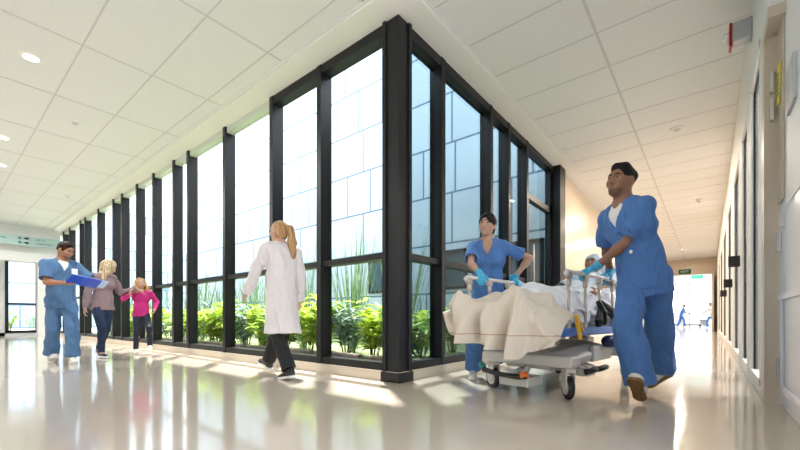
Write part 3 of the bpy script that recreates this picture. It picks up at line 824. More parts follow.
# 2. nurse behind the stretcher
J = person('dark haired woman in blue scrubs behind the stretcher, gloved hands on its far rail', 1.78, (-1.81, 3.72), (.38, -1),
           pel=(0, .0, .92), lean=12, twist=0, head=(-14, -5, -3), female=True, skin='skin_light',
           hands=(B(-.425, -.10, 1.06), B(-.43, .50, 1.06)), handpose=('grip', 'grip'), handdir=((.35, -.6, -.35), (.7, -.2, -.5)),
           elbow=((.9, -.2, -.3), (-.9, -.2, -.3)),
           feet=(((-2.0, 3.74, .10), 5, 0), ((-1.92, 4.15, .11), 0, 10)))
top(J, 'scrub_blue', seed=11, sleeve_frac=.72, sr=(.050, .068), loose=1.2, hem=-.18, fold=.009); trousers(J, 'scrub_blue', seed=12, r=(.10, .085, .09)); gloves(J); shoes(J)
brows(J, 'hair_black'); mouth(J, 'lip')
hd, s, Rh = J['hdf'], J['s'], J['Rh']; q = Sdf(.005, .02)
q.el(hd(0, -.006, .036), (.087 * s, .106 * s, .094 * s), Rh); q.el(hd(0, -.03, -.03), (.074 * s, .064 * s, .08 * s), Rh); q.rc(hd(0, -.085, -.02), hd(.03, -.10, -.16), .035 * s, .02 * s)
q.el(hd(.006, .105, -.045), (.052 * s, .075 * s, .112 * s), Rh, sign=-1, k=.010); q.el(hd(0, .04, -.11), (.09 * s, .07 * s, .06 * s), Rh, sign=-1, k=.01)
obj('hair', q.mesh('hair'), 'hair_black', J['root'])

# 3. woman in the white coat walking away
J = person('blonde woman with ponytail in a long white coat walking away past the glass wall', 1.77, (-3.62, 2.42), (-1, .10),
           pel=(0, 0, .92), lean=3, head=(16, -2, 0), female=True, skin='skin_fair', twist=-4,
           hands=((-3.62, 2.66, .86), (-4.02, 2.20, .86)), elbow=((.3, -1, -.2), (-.35, -1, -.2)),
           feet=(((-4.02, 2.50, .12), 0, -14), ((-3.40, 2.36, .115), 0, 10)))
s, P, Rc, N = J['s'], J['P'], J['Rc'], J['N']
q = Sdf(.006, .03)
q.frc(P + np.array((0, 0, .12)) * s, P + Rc @ np.array((0, 0, .40)) * s, .125 * s, .140 * s, 1.25, .95, Rc[:, 0], k=.05)
q.frc(P + np.array((0, -.01, -.44)) * s, P + np.array((0, 0, .14)) * s, .165 * s, .130 * s, 1.18, 1.05, Rc[:, 0], k=.06, flat0=True)
for sg in (1, -1):
    q.rc(J['sh'][sg], N + Rc @ np.array((sg * .05, -.008, -.005)) * s, .056 * s, .052 * s, k=.05)
    q.rc(J['sh'][sg], J['el'][sg], .058 * s, .062 * s, k=.04); e, wv = J['el'][sg], J['wr'][sg]; u = (wv - e) / np.linalg.norm(wv - e)
    q.rc(e, wv + u * .015, .060 * s, .054 * s, k=.012, flat=True); q.rc(wv - u * .02, wv + u * .05, .044 * s, k=0, sign=-1)
q.rc(N + Rc @ np.array((0, 0, .01)) * s, N + Rc @ np.array((0, .02, .12)) * s, .056 * s, .07 * s, k=0, sign=-1)
cm = q.mesh('white_coat', folds(.014, 24, 5, 31)); obj('white_coat', cm, 'coat', J['root'])
q = Sdf(.005, .01); q.frc(N + np.array((0, -.012, -.02)) * s, N + np.array((0, -.014, .03)) * s, .076 * s, .062 * s, 1.0, 1.0, Rc[:, 0], flat=True)
q.rc(N, N + np.array((0, .01, .12)) * s, .052 * s, .06 * s, sign=-1, k=0)
obj('coat_collar', q.mesh('collar'), 'coat', J['root'])
trousers(J, 'trouser_black', r=(.080, .068, .074), seed=9, fold=.004); shoes(J, 'black', 'sole_white', 1.0)
hd, Rh = J['hdf'], J['Rh']; q = Sdf(.005, .02)
q.el(hd(0, -.014, .036), (.080 * s, .098 * s, .086 * s), Rh); q.el(hd(0, -.04, -.03), (.07 * s, .062 * s, .07 * s), Rh)
q.el(hd(0, .09, -.02), (.06 * s, .062 * s, .088 * s), Rh, sign=-1, k=.008); q.el(hd(0, .04, -.12), (.09 * s, .07 * s, .06 * s), Rh, sign=-1, k=.01)
hr = obj('hair', q.mesh('hair', curls(.002, 60, 2)), 'hair_gold', J['root'])
q = Sdf(.005, .015); a = hd(.01, -.095, .055); b = hd(.02, -.15, .03); c_ = hd(.035, -.165, -.12); d_ = hd(.05, -.15, -.32); e_ = hd(.055, -.14, -.44)
q.rc(a, b, .024 * s, .032 * s); q.rc(b, c_, .034 * s, .048 * s); q.rc(c_, d_, .048 * s, .040 * s); q.rc(d_, e_, .038 * s, .010 * s)
obj('ponytail', q.mesh('ponytail', curls(.004, 50, 5)), 'hair_gold', hr)
bm = bmesh.new()
for sg in (-1, 1):
    tube(bm, [hd(sg * .052 * 1.1 + 0, .092, .006 + 0), hd(sg * .078, .06, .01), hd(sg * .080, -.005, .012)], .0022, 6)
    tube(bm, [hd(sg * (.032 + .02 * math.cos(t)), .099, .004 + .017 * math.sin(t)) for t in np.linspace(0, 6.28, 13)], .0022, 6)
obj('spectacles', bm, 'black', J['root'], True)

# 4. man with the folder
J = person('dark haired man in blue scrubs walking and reading a blue folder at the left', 1.80, (-7.30, 1.20), (1, -.02),
           pel=(0, 0, .93), lean=3, twist=8, head=(34, 20, 0), skin='skin_tan', h=.007,
           hands=((-6.98, 1.22, 1.14), (-6.95, 1.52, 1.11)), handpose=('hold', 'hold'), handdir=((.5, .8, .0), (.3, -.5, .1)), elbow=((.8, -.6, -.6), (-.8, -.4, -.6)),
           feet=(((-7.52, 1.13, .125), 4, -14), ((-7.14, 1.30, .10), -4, 0)))
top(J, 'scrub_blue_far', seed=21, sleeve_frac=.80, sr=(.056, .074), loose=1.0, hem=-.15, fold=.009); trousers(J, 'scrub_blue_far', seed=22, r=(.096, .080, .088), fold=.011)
neck_skin_tee(J); shoes(J, 'shoe_white', 'sole_white'); brows(J, 'hair_brown'); mouth(J, 'lip_dark'); short_hair(J, 'hair_brown', 8, 1.03); beard(J)
fo = empty('folder', (-6.82, 1.37, 1.165), R(6), label='open blue folder with pale sheets held by the man in scrubs', cat='folder')
Mx = Matrix.Rotation(R(-22), 4, 'Y') @ Matrix.Rotation(R(-12), 4, 'X')
obj('cover', boxes((-.13, .13, -.17, .17, -.006, .0, Mx), (-.13, -.125, -.17, .17, 0, .03, Mx)), 'folder_blue', fo)
obj('sheet', boxes((-.10, .13, -.12, .25, .001, .006, Mx)), 'paper', fo)
bd = obj('name_badge', boxes((-.002, .002, -.035, .035, -.045, .045)), 'white_paint', J['root'])
bp_ = J['P'] + J['Rc'] @ np.array((-.10, .155, .36)) * J['s']; bd.location = bp_; bd.rotation_euler = (0, 0, R(90 + 8))

# 5. woman in the mauve jumper
J = person('woman with long blonde hair in mauve jumper and jeans reaching out to a girl', 1.68, (-7.80, 1.80), (1, .12),
           pel=(0, 0, .92), lean=4, twist=16, head=(74, 26, 0), female=True, skin='skin_fair', h=.007, build=1.0,
           hands=((-7.72, 1.56, .80), (-7.80, 2.29, 1.16)), handpose=('relax', 'flat'), handdir=(None, (0, .8, -.45)), elbow=((.6, -.7, -.2), (-.3, -.3, -.9)),
           feet=(((-7.68, 1.76, .10), 0, 0), ((-8.08, 1.82, .13), 0, 22)))
top(J, 'mauve', full_sleeve=True, neck='o', sr=(.064, .052), seed=33, hem=-.10, fold=.008, name='jumper', loose=1.4)
trousers(J, 'jeans', r=(.098, .064, .050), seed=34, fold=.003, name='jeans'); shoes(J, 'black', 'sole_white', 1, True)
brows(J, 'hair_brown'); mouth(J)
hd, s, Rh = J['hdf'], J['s'], J['Rh']; N, Rc = J['N'], J['Rc']; q = Sdf(.006, .03)
q.el(hd(0, -.014, .036), (.084 * s, .102 * s, .092 * s), Rh)
for sg in (1, -1):
    q.rc(hd(sg * .06, -.01, .03), hd(sg * .078, .01, -.10), .035 * s, .036 * s); q.rc(hd(sg * .078, .01, -.10), hd(sg * .085, .03, -.25), .036 * s, .02 * s)
q.rc(hd(0, -.07, .0), N + Rc @ np.array((-.02, -.07, -.04)) * s, .06 * s, .06 * s); q.rc(N + Rc @ np.array((-.02, -.07, -.04)) * s, N + Rc @ np.array((.02, -.08, -.20)) * s, .06 * s, .03 * s)
q.rc(hd(.07, -.03, -.02), N + Rc @ np.array((.09, .06, -.10)) * s, .045 * s, .03 * s)
q.el(hd(0, .095, -.03), (.052 * s, .06 * s, .085 * s), Rh, sign=-1, k=.01)
obj('hair', q.mesh('hair', curls(.004, 45, 4)), 'hair_blonde', J['root'])

# 6. girl
J = person('girl with curly blonde hair in a magenta jumper walking by the glass wall', 1.38, (-7.98, 2.41), (1, -.18),
           pel=(0, 0, .955), lean=2, head=(10, -4, 8), female=True, skin='skin_fair', h=.006, build=.95,
           hands=((-7.72, 2.17, 1.05), (-7.90, 2.60, .80)), handpose=('relax', 'relax'), handdir=((.4, -.1, .9), None), elbow=((.6, -.7, -.5), (-.6, -.6, -.4)),
           feet=(((-8.02, 2.34, .095), 4, 0), ((-7.82, 2.50, .15), -8, -14)))
top(J, 'magenta', full_sleeve=True, neck='o', sr=(.062, .052), seed=43, hem=-.09, fold=.006, name='jumper', loose=1.4)
trousers(J, 'leggings', r=(.092, .060, .050), seed=44, fold=.003, name='leggings'); shoes(J, 'shoe_white', 'sole_white', 1.05)
brows(J, 'hair_gold'); mouth(J)
hd, s, Rh = J['hdf'], J['s'], J['Rh']; q = Sdf(.006, .03)
q.el(hd(0, -.014, .036), (.088 * s, .104 * s, .094 * s), Rh)
for sg in (1, -1):
    q.rc(hd(sg * .07, -.01, .03), hd(sg * .108, .0, -.08), .042 * s, .050 * s); q.rc(hd(sg * .108, .0, -.08), hd(sg * .11, .02, -.18), .050 * s, .034 * s)
q.rc(hd(0, -.07, .0), hd(0, -.08, -.14), .07 * s, .06 * s)
q.el(hd(0, .095, -.025), (.056 * s, .062 * s, .085 * s), Rh, sign=-1, k=.01)
obj('hair', q.mesh('hair', curls(.009, 60, 4)), 'hair_curly', J['root'])

# 7. patient lying under the sheets
pb = B(0.0, 1.05, 0)
J = person('patient with a pale blue cap lying back on the stretcher under white sheets', 1.70, (pb.x, pb.y), (-BD.x, -BD.y),
           pel=(0, 0, .80), lean=-48, head=(0, -22, 0), skin='skin_tan', h=.008, neck_up=.0,
           hands=(B(-.26, .72, .86), B(.27, .75, .86)), elbow=((.4, -.5, -.5), (-.4, -.5, -.5)),
           feet=((B(-.12, .20, .80), 0, -60), (B(.12, .22, .80), 0, -60)), kneepole=(0, 0, 1))
s, P, Rc, N = J['s'], J['P'], J['Rc'], J['N']
top(J, 'gown', seed=50, sleeve_frac=.9, neck='o', name='gown'); brows(J, 'hair_brown'); mouth(J, 'lip_dark')
hd, Rh = J['hdf'], J['Rh']; q = Sdf(.006, .02); q.el(hd(0, -.02, .045), (.092 * s, .108 * s, .095 * s), Rh); q.el(hd(0, .10, -.04), (.09 * s, .07 * s, .09 * s), Rh, sign=-1, k=.01)
obj('surgical_cap', q.mesh('cap', curls(.003, 50, 3)), 'gown', J['root'])

# ============================================================ STRETCHER (frame: +x near side, +y head end)
ang = math.atan2(-BD.x, BD.y)
st = empty('hospital_stretcher', (BED.x, BED.y, 0), ang, label='wheeled hospital stretcher with raised steel side rails and a blue bumper bar', cat='stretcher')
def lobj(n, bm, m, par=st, bv=.0, sm=False):
    bmesh.ops.recalc_face_normals(bm, faces=bm.faces)
    o = obj(n, bm, m, par, sm)
    if bv: bevel(o, bv, 3)
    return o
def wheel(x, y, steer):
    c = empty('caster', (0, 0, 0)); c.parent = st; c.scale = (1.25, 1.2, 1.04); c.location = (x, y, 0); c.rotation_euler = (0, 0, R(steer))
    # frame: wheel rolls along local y
    bm = bmesh.new()
    for sx_ in (-1, 1):       # curved fork cheeks
        prof = [(-.012, .235), (.045, .235), (.055, .17), (.05, .09), (.02, .055), (-.02, .06), (-.045, .10), (-.04, .18)]
        a = [bm.verts.new((sx_ * .022, -p[0] , p[1])) for p in prof]; b = [bm.verts.new((sx_ * .030, -p[0], p[1])) for p in prof]
        bm.faces.new(a); bm.faces.new(b[::-1])
        for k in range(len(prof)): bm.faces.new((a[k], a[(k + 1) % 8], b[(k + 1) % 8], b[k]))
    box(bm, -.03, .03, -.055, .04, .205, .24)
    bmesh.ops.recalc_face_normals(bm, faces=bm.faces)
    bevel(obj('fork', bm, 'bed_plastic', c), .004, 2)
    bm = bmesh.new(); tube(bm, [(-.017, 0, .088), (-.012, 0, .088), (.012, 0, .088), (.017, 0, .088)], [.080, .088, .088, .080], 32)
    ty = obj('tyre', bm, 'rubber', c, True)
    bm = bmesh.new(); tube(bm, [(-.021, 0, .088), (.021, 0, .088)], .058, 24); obj('hub', bm, 'bed_plastic', c)
    return c
for x, y, sr_ in ((.35, 0, 42), (-.35, 0, 62), (.35, 1.38, 20), (-.35, 1.38, 5)): wheel(x, y, sr_)
lobj('end_crossbar', boxes((-.42, .42, -.09, .09, .25, .345)), 'bed_plastic', bv=.025)
lobj('end_crossbar', boxes((-.42, .42, 1.30, 1.48, .25, .345)), 'bed_plastic', bv=.025)
# moulded chassis cover, lofted down the length
bm = bmesh.new(); rings = []
for y, wd, z0, z1 in ((-.02, .20, .22, .34), (.15, .25, .20, .36), (.45, .30, .24, .40), (.8, .30, .25, .42), (1.1, .26, .24, .39), (1.42, .22, .24, .35)):
    rings.append([bm.verts.new(p) for p in ((-wd, y, z0), (-wd * 1.12, y, (z0 + z1) / 2), (-wd * .8, y, z1), (0, y, z1 + .02), (wd * .8, y, z1), (wd * 1.12, y, (z0 + z1) / 2), (wd, y, z0))])
for a, b in zip(rings, rings[1:]):
    for k in range(7): bm.faces.new((a[k], a[(k + 1) % 7], b[(k + 1) % 7], b[k]))
bm.faces.new(rings[0]); bm.faces.new(rings[-1][::-1])
lobj('chassis_cover', bm, 'bed_grey', bv=.015, sm=True)
for y in (.32, 1.15):
    p = lobj('lift_column', boxes((-.10, .10, y - .10, y + .10, .36, .45), (-.07, .07, y - .07, y + .07, .45, .55)), 'bed_plastic', bv=.02)
lobj('side_panel', boxes((.30, .345, .55, 1.02, .25, .40)), 'bed_grey', bv=.02)
lobj('bed_frame', boxes((-.36, -.31, -.38, 1.72, .52, .57), (.31, .36, -.38, 1.72, .52, .57), (-.36, .36, -.40, -.35, .52, .57), (-.36, .36, 1.68, 1.73, .52, .57), (-.32, .32, -.35, 1.7, .55, .575)), 'bed_plastic', bv=.008)
for sx_ in (1, -1):
    b = lobj('bumper_bar', boxes((sx_ * .405 - .015, sx_ * .405 + .015, -.22, 1.05, .505, .575)), 'bed_blue', bv=.012)
    rail_x = .40 * sx_
    y0 = -.16 if sx_ > 0 else -.36
    rl = tubeobj('side_rail', [(rail_x, y0 + .02, .975), (rail_x, y0, 1.0), (rail_x, y0 + .02, 1.012), (rail_x, y0 + .98, 1.012), (rail_x, y0 + 1.03, 1.0), (rail_x, y0 + 1.04, .96)], .017, 'bed_plastic', st)
    ys = [y0 + .055 + .32 * k for k in range(4)]
    for y in ys:
        tubeobj('post', [(rail_x, y, .53), (rail_x, y + .0, .97)], .0115, 'steel_warm', rl)
        lobj('bracket', boxes((rail_x - .02, rail_x + .02, y - .028, y + .028, .955, 1.012), (rail_x - .015, rail_x + .015, y - .018, y + .018, .90, .955)), 'steel_warm', rl, .008)
        lobj('hinge', boxes((rail_x - .02, rail_x + .012, y - .025, y + .025, .555, .62)), 'bed_grey', rl, .008)
lobj('mattress', boxes((-.34, .34, -.36, 1.25, .58, .70)), 'mattress', bv=.03)
M45 = Matrix.Translation((0, 1.12, .66)) @ Matrix.Rotation(R(42), 4, 'X')
lobj('backrest', boxes((-.34, .34, .0, .72, -.06, .05, M45), (-.34, .34, 0, .72, -.085, -.06, M45)), 'mattress', bv=.02)
lobj('pillow', boxes((-.26, .26, .42, .70, .05, .14, M45)), 'sheet_white', bv=.045)
tubeobj('backrest_strut', [(0, 1.2, .55), (0, 1.52, .95)], .02, 'steel_warm', st)
# foot pedals
pd = tubeobj('brake_pedal', [(-.30, -.26, .235), (-.25, -.30, .205), (-.10, -.31, .185), (.08, -.31, .178), (.15, -.29, .185)], .021, 'black', st)
tubeobj('pedal_cap', [(-.31, -.25, .245), (-.25, -.295, .215)], .026, 'teal_pedal', pd); tubeobj('pedal_cap', [(.10, -.305, .190), (.155, -.28, .2)], .028, 'orange', pd)
tubeobj('pedal_arm', [(-.02, -.31, .18), (-.02, -.06, .22)], .016, 'bed_grey', pd)
lobj('pedal_housing', boxes((-.14, .13, -.24, .02, .085, .16)), 'bed_plastic', bv=.015)
tubeobj('housing_arm', [(0, -.1, .15), (0, .02, .24)], .03, 'bed_plastic', st)
for y, L_ in ((.20, .14), (.42, .16)):
    p = tubeobj('side_pedal', [(.40, y, .20), (.44, y + .03, .21), (.44, y + L_, .215), (.41, y + L_ + .03, .205)], .024, 'black', st)
    tubeobj('pedal_arm', [(.25, y + .05, .26), (.42, y + .06, .21)], .012, 'bed_grey', p)
lobj('lower_tray', boxes((.14, .34, .42, .62, .13, .20), (.2, .3, .48, .56, .20, .27)), 'bed_plastic', bv=.012)
# yellow release lever, straps, tank
lobj('release_lever', boxes((-.014, .014, -.012, .012, -.15, .06, Matrix.Translation((.43, -.02, .62)) @ Matrix.Rotation(R(24), 4, 'X')), (-.012, .012, -.010, .010, -.12, .06, Matrix.Translation((.43, .01, .63)) @ Matrix.Rotation(R(42), 4, 'X'))), 'orange_yellow', bv=.005)
bm = bmesh.new()
for pts in ([(.40, .50, .80), (.425, .55, .70), (.415, .60, .60)], [(.40, .55, .74), (.42, .46, .62), (.41, .48, .585)], [(.38, .62, .80), (.43, .80, .70), (.42, .98, .62)], [(.38, .66, .74), (.42, .86, .66), (.42, 1.0, .60)]): tube(bm, pts, [.02, .035, .025], 8)
lobj('safety_strap', bm, 'black')
tk = tubeobj('oxygen_tank', [(.36, .75, .43), (.38, .80, .43), (.40, 1.12, .42), (.38, 1.18, .42)], [.03, .06, .06, .03], 'navy', st)
tubeobj('tank_valve', [(.42, .82, .46), (.45, .82, .48)], .014, 'red', tk)

# bedding: height field sheets with thickness
def cloth(name, f, nu, nv, m, par=None, th=.006, sub=1, **k):
    bm = bmesh.new(); g = [[bm.verts.new(f(i / (nu - 1), j / (nv - 1))) for j in range(nv)] for i in range(nu)]
    for i in range(nu - 1):
        for j in range(nv - 1): bm.faces.new((g[i][j], g[i + 1][j], g[i + 1][j + 1], g[i][j + 1]))
    bmesh.ops.recalc_face_normals(bm, faces=bm.faces)
    o = obj(name, bm, m, par, True)
    md = o.modifiers.new('t', 'SOLIDIFY'); md.thickness = th; md.offset = 0
    return tag(o, **k)
def G(x, s_): return math.exp(-(x / s_) ** 2)
def lerp_pts(t, pts):
    for (a, b), (c_, d_) in zip(pts, pts[1:]):
        if t <= c_:
            u = (t - a) / (c_ - a); u = u * u * (3 - 2 * u); return b + (d_ - b) * u
    return pts[-1][1]
def sheetf(u, v):
    y = -.34 + 1.55 * v; a = (u - .5) * 2
    crown = lerp_pts(y, [(-.4, .77), (-.2, .81), (.1, .90), (.45, .90), (.8, .93), (1.0, 1.0), (1.25, 1.06)])
    edge = .37 + .02 * math.sin(9 * y)
    t = abs(a)
    if t < .62:
        x = a / .62 * (edge - .03); q_ = abs(x) / edge
        z = crown - .15 * q_ ** 2.2
        z += .028 * math.sin(17 * y + 9 * x) * math.cos(11 * x - 4 * y) + .020 * (1 - abs(math.sin(23 * y - 14 * x + 2 * math.sin(6 * y)))) - .01
    else:
        d = (t - .62) / .38; top_ = crown - .15
        z = top_ - d * (top_ - lerp_pts(y, [(-.4, .60), (.2, .60), (.5, .66), (1.2, .66)])) 
        x = math.copysign(edge - .03 + .03 * math.sin(d * 1.6) + .012 * math.sin(31 * y + 3 * d) * d, a)
        z += .028 * math.sin(17 * y + 9 * x) * math.cos(11 * x - 4 * y) * (1 - d) + .012 * math.sin(14 * y) * d
    return (x * (1.0 if t < .62 else 1.0), y, z)
sh = cloth('bed_sheet', sheetf, 70, 110, 'sheet_white', label='rumpled white sheet covering the patient on the stretcher', cat='sheet')
sh.location = (BED.x, BED.y, 0); sh.rotation_euler = (0, 0, ang)
sh2 = cloth('duvet', lambda u, v: (lambda x, y, p: (x, y, p + .012))(sheetf(.08 + .84 * u, .10 + .42 * v)[0] * 1.035, sheetf(u, .10 + .42 * v)[1], sheetf(.08 + .84 * u, .10 + .42 * v)[2] + .02 * math.sin(20 * u + 6 * v) * math.sin(9 * v) + .015), 60, 60, 'sheet_white', th=.02,
            label='thick folded white duvet lying over the sheet in the middle', cat='duvet')
sh2.location = sh.location; sh2.rotation_euler = sh.rotation_euler
# cream blanket hung over the foot end
topz = [(-.50, .78), (-.44, .86), (-.39, .89), (-.33, .85), (-.18, .78), (-.02, .775), (.06, .84), (.12, .905), (.17, .89), (.22, .80), (.30, .68), (.38, .57), (.46, .50), (.52, .49)]
botz = [(-.50, .70), (-.44, .50), (-.38, .44), (-.20, .44), (.0, .40), (.14, .345), (.20, .34), (.26, .40), (.38, .43), (.46, .455), (.52, .46)]
def blank(u, v):
    x = -.50 + .95 * u
    tz, bz = lerp_pts(x, topz), lerp_pts(x, botz)
    if v < .42:           # lying part, from the bed to the foot edge
        d = v / .42; y = -.22 - .24 * d
        z = (lerp_pts(y, [(-.5, .80), (.1, .90)]) - .16 * (abs(x) / .5) ** 2.2) * (1 - d ** 1.5) + tz * d ** 1.5 + .016 * math.sin(26 * x + 8 * d) * (1 - d) + .030 * (1 - d)
        y += .02 * math.sin(9 * x)
        if x > .18: z = min(z, tz + .05 + .12 * (1 - d))
    else:
        d = (v - .42) / .58; z = tz + (bz - tz) * d
        y = -.46 - .035 * math.sin(min(1, d * 3) * 1.5) + (.085) * (math.sin(21 * x + 2.5 * d * math.sin(3 * x)) + .45 * math.sin(43 * x + 1.5 + 4 * d)) * (d ** .7)
        pk = -.39 if x < -.1 else .14
        y += -.03 * (1 - abs(math.sin((x - pk) * 9 * (1.2 - .6 * d)))) * d
        x += (x * .03) * d
    if x > .36: y += (x - .36) * 1.2
    return (x, y, z)
bl = cloth('blanket', blank, 120, 70, 'blanket', th=.006, label='cream blanket hanging in folds over the foot end of the stretcher', cat='blanket')
bl.location = sh.location; bl.rotation_euler = sh.rotation_euler
nt = MATS['blanket'].node_tree; b_ = nt.nodes['Principled BSDF']   # woven stripe near the hem
tcn = nt.nodes.new('ShaderNodeTexCoord'); sp_ = nt.nodes.new('ShaderNodeSeparateXYZ'); cr_ = nt.nodes.new('ShaderNodeValToRGB')
nt.links.new(tcn.outputs['Object'], sp_.inputs[0]); nt.links.new(sp_.outputs['Z'], cr_.inputs[0]); cr_.color_ramp.interpolation = 'CONSTANT'
cr_.color_ramp.elements[0].color = (.66, .59, .51, 1); cr_.color_ramp.elements[1].position = .515; cr_.color_ramp.elements[1].color = (.46, .29, .20, 1)
e = cr_.color_ramp.elements.new(.523); e.color = (.66, .59, .51, 1); nt.links.new(cr_.outputs[0], b_.inputs['Base Color'])

# ============================================================ CEILING AND WALL FITTINGS
def ceiling_pt(px, py):
    F = FPX * (ZC - CAMH) / (318 - py); p = W(px, py, F); return p.x, p.y
def downlight(px, py, label, r=.09, power=45, col=(1, .96, .90)):
    x, y = ceiling_pt(px, py)
    e = empty('downlight', (x, y, ZC), label=label, cat='ceiling light', group='round ceiling downlights')
    bm = bmesh.new(); tube(bm, [(0, 0, .0), (0, 0, -.012)], [r * 1.15, r], 28); obj('trim_ring', bm, 'soffit', e, False)
    bm = bmesh.new(); tube(bm, [(0, 0, -.010), (0, 0, -.014)], [r * .8, r * .78], 24); obj('lamp_disc', bm, 'lamp_glow', e)
    a = area('downlight_lamp', (x, y, ZC - .03), .16, .16, power, col); a.parent = e; a.location = (0, 0, -.03)
downlight(31, 57, 'bright round recessed downlight in the left ceiling nearest the camera')
downlight(3, 137, 'round downlight at the left edge of the photo above the hall')
for (x, y), t in (((-11.0, 0.9), 'round recessed downlight above the man with the folder'), ((-15.5, 0.9), 'faint round downlight near the overhead direction sign')):
    e = None
    F = -SF * x + CF * y; L_ = CF * x + SF * y
    downlight(400 + FPX * L_ / F, 318 - FPX * (ZC - CAMH) / F, t)
def disc(name, px, py, label, cat, r=.10, hh=.025, m='soffit', dome=True):
    x, y = ceiling_pt(px, py)
    e = empty(name, (x, y, ZC), label=label, cat=cat)
    bm = bmesh.new(); tube(bm, [(0, 0, 0), (0, 0, -hh * .4), (0, 0, -hh)], [r, r, r * .85], 28); obj('housing', bm, m, e)
    bm = bmesh.new(); tube(bm, [(0, 0, -hh), (0, 0, -hh * 1.5)], [r * .55, r * .4], 20); obj('cover', bm, 'ceiling_bar', e)
disc('ceiling_speaker', 75, 122, 'round grey white speaker disc in the left ceiling', 'speaker', .085)
disc('smoke_detector', 67.5, 195, 'small white smoke detector high above the man with the folder', 'smoke detector', .055, .05)
disc('ceiling_speaker', 677, 128.5, 'round pale disc in the corridor ceiling above the man pushing the stretcher', 'speaker', .10)
disc('smoke_detector', 699, 199, 'small round detector further down the corridor ceiling', 'smoke detector', .07, .06)
disc('smoke_detector', 684, 262 - 14, 'tiny detector at the far end of the corridor ceiling', 'smoke detector', .07, .08)
for y in (9.5, 13, 17, 21):  # downlights added as warm fill for the corridor, none visible there
    e = empty('downlight', (-1.0, y, ZC), label='added round fill downlight along the corridor ceiling beyond the man', cat='ceiling light', group='added corridor downlights')
    bm = bmesh.new(); tube(bm, [(0, 0, .0), (0, 0, -.012)], [.07, .06], 24); obj('trim_ring', bm, 'soffit', e)
    a = area('corridor_fill', (0, 0, 0), .14, .14, 50, (1, .84, .66)); a.parent = e; a.location = (0, 0, -.03)
# alarm beacon on the right wall
al = empty('alarm_beacon', (XR, 5.05, 3.47), label='white wall alarm box with a red strip and clear lens near the ceiling', cat='alarm')
bevel(obj('housing', boxes((-.15, -.0, -.06, .06, -.10, .10)), 'plate', al), .01)
obj('red_strip', boxes((-.17, -.15, -.062, .062, -.13, .10)), 'red', al)
bm = bmesh.new(); tube(bm, [(-.17, 0, -.01), (-.20, 0, -.01), (-.225, 0, -.01)], [.05, .045, .02], 16); obj('lens', bm, 'lens', al, True)
# plate sign near the camera, yellow notice
pl = tag(bevel(obj('door_plate', boxes((-.03, -.012, -.14, .14, -.14, .14)), 'plate'), .002), 'blank brushed metal door plate high on the white wall at the far right', 'sign')
pl.location = (XR + .095, 3.42, 2.12)
yn = empty('warning_notice', (XR + .072, 3.92, 2.36), label='yellow notice stuck beside the metal hinges at the upper right', cat='notice')
obj('sheet', boxes((-.004, .0, -.07, .07, -.14, .14, Matrix.Rotation(R(10), 4, 'X'))), 'yellow', yn)
bm = bmesh.new()
for k in range(5): box(bm, -.006, -.004, -.045, .045, .07 - k * .035, .078 - k * .035, Matrix.Rotation(R(10), 4, 'X'))
obj('printed_lines', bm, 'sign_ink', yn)
for z in (2.22, 2.43):
    struct('trim_%d' % (9 + int(z > 2.3)), boxes((XR + .03, XR + .05, 3.985, 4.02, z - .08, z + .08)), 'steel')
# room signs projecting from the corridor's right wall
for px, py, Y_, t in ((731, 263, 6.9, 'small dark room sign projecting from the corridor wall, nearest of the three'), (726, 284, 9.0, 'small dark room sign, middle one along the corridor wall'), (724, 294, 11.6, 'small dark room sign, furthest along the corridor wall')):
    z = {6.9: 1.42, 9.0: 1.27, 11.6: 1.22}[Y_]
    o = tag(bevel(obj('room_sign', boxes((-.12, .0, -.012, .012, -.075, .075)), 'black'), .003), t, 'sign'); o.location = (XR, Y_, z)
# far end: dark sign above opening and green exit sign in the lobby beyond
ds = empty('direction_sign', (-.97, YEND - .04, 3.08), label='dark green lettered sign on the wall above the far corridor opening', cat='sign')
obj('board', boxes((-.26, .26, -.02, .02, -.12, .12)), 'sign_green', ds); textmesh('EXIT', .17, 'white_paint', ds, (0, -.024, 0), (R(90), 0, 0))
ex = empty('exit_sign', (-.53, YEND + 4, 3.15), label='bright green exit sign hanging in the lobby past the corridor', cat='sign')
obj('board', boxes((-.26, .26, -.02, .02, -.12, .12)), 'sign_exit', ex); textmesh('EXIT', .17, 'white_paint', ex, (0, -.024, 0), (R(90), 0, 0))
obj('hanger', boxes((-.01, .01, -.01, .01, .13, .62)), 'steel', ex)
struct('door_5', boxes((.12, .20, YEND - 1.1, YEND, 0, 2.88)), 'door_beige')
# overhead direction sign in the left hall
os_ = empty('overhead_sign', (-17.4, 0, 0), label='pale green direction board spanning the ceiling of the left hall', cat='sign')
bo = obj('board', boxes((-.04, .04, -3.0, 2.88, 3.02, 3.32)), 'sign_teal', os_)
rq = random.Random(2)
for y0, y1, z in ((1.15, 1.54, 3.22), (2.22, 2.42, 3.24), (2.22, 2.62, 3.12)):
    bm = bmesh.new(); y = y0
    while y < y1:
        w_ = rq.uniform(.012, .03); box(bm, .04, .044, y, y + w_, z - .018, z + .018); y += w_ + (.010 if rq.random() > .2 else .035)
    obj('lettering', bm, 'sign_ink', os_)
for z in (3.25, 3.11):
    bm = bmesh.new()
    vs = [bm.verts.new((.045, 2.0 + a, z + b)) for a, b in ((-.06, -.02), (-.06, .02), (.0, .02), (.0, .05), (.07, 0), (.0, -.05), (.0, -.02))]
    f = bm.faces.new(vs); bmesh.ops.extrude_face_region(bm, geom=[f]); obj('arrow', bm, 'sign_ink', os_)
    bm = bmesh.new(); tube(bm, [(.041, 1.84, z), (.046, 1.84, z)], .04, 16); obj('pictogram', bm, 'sign_ink', os_)
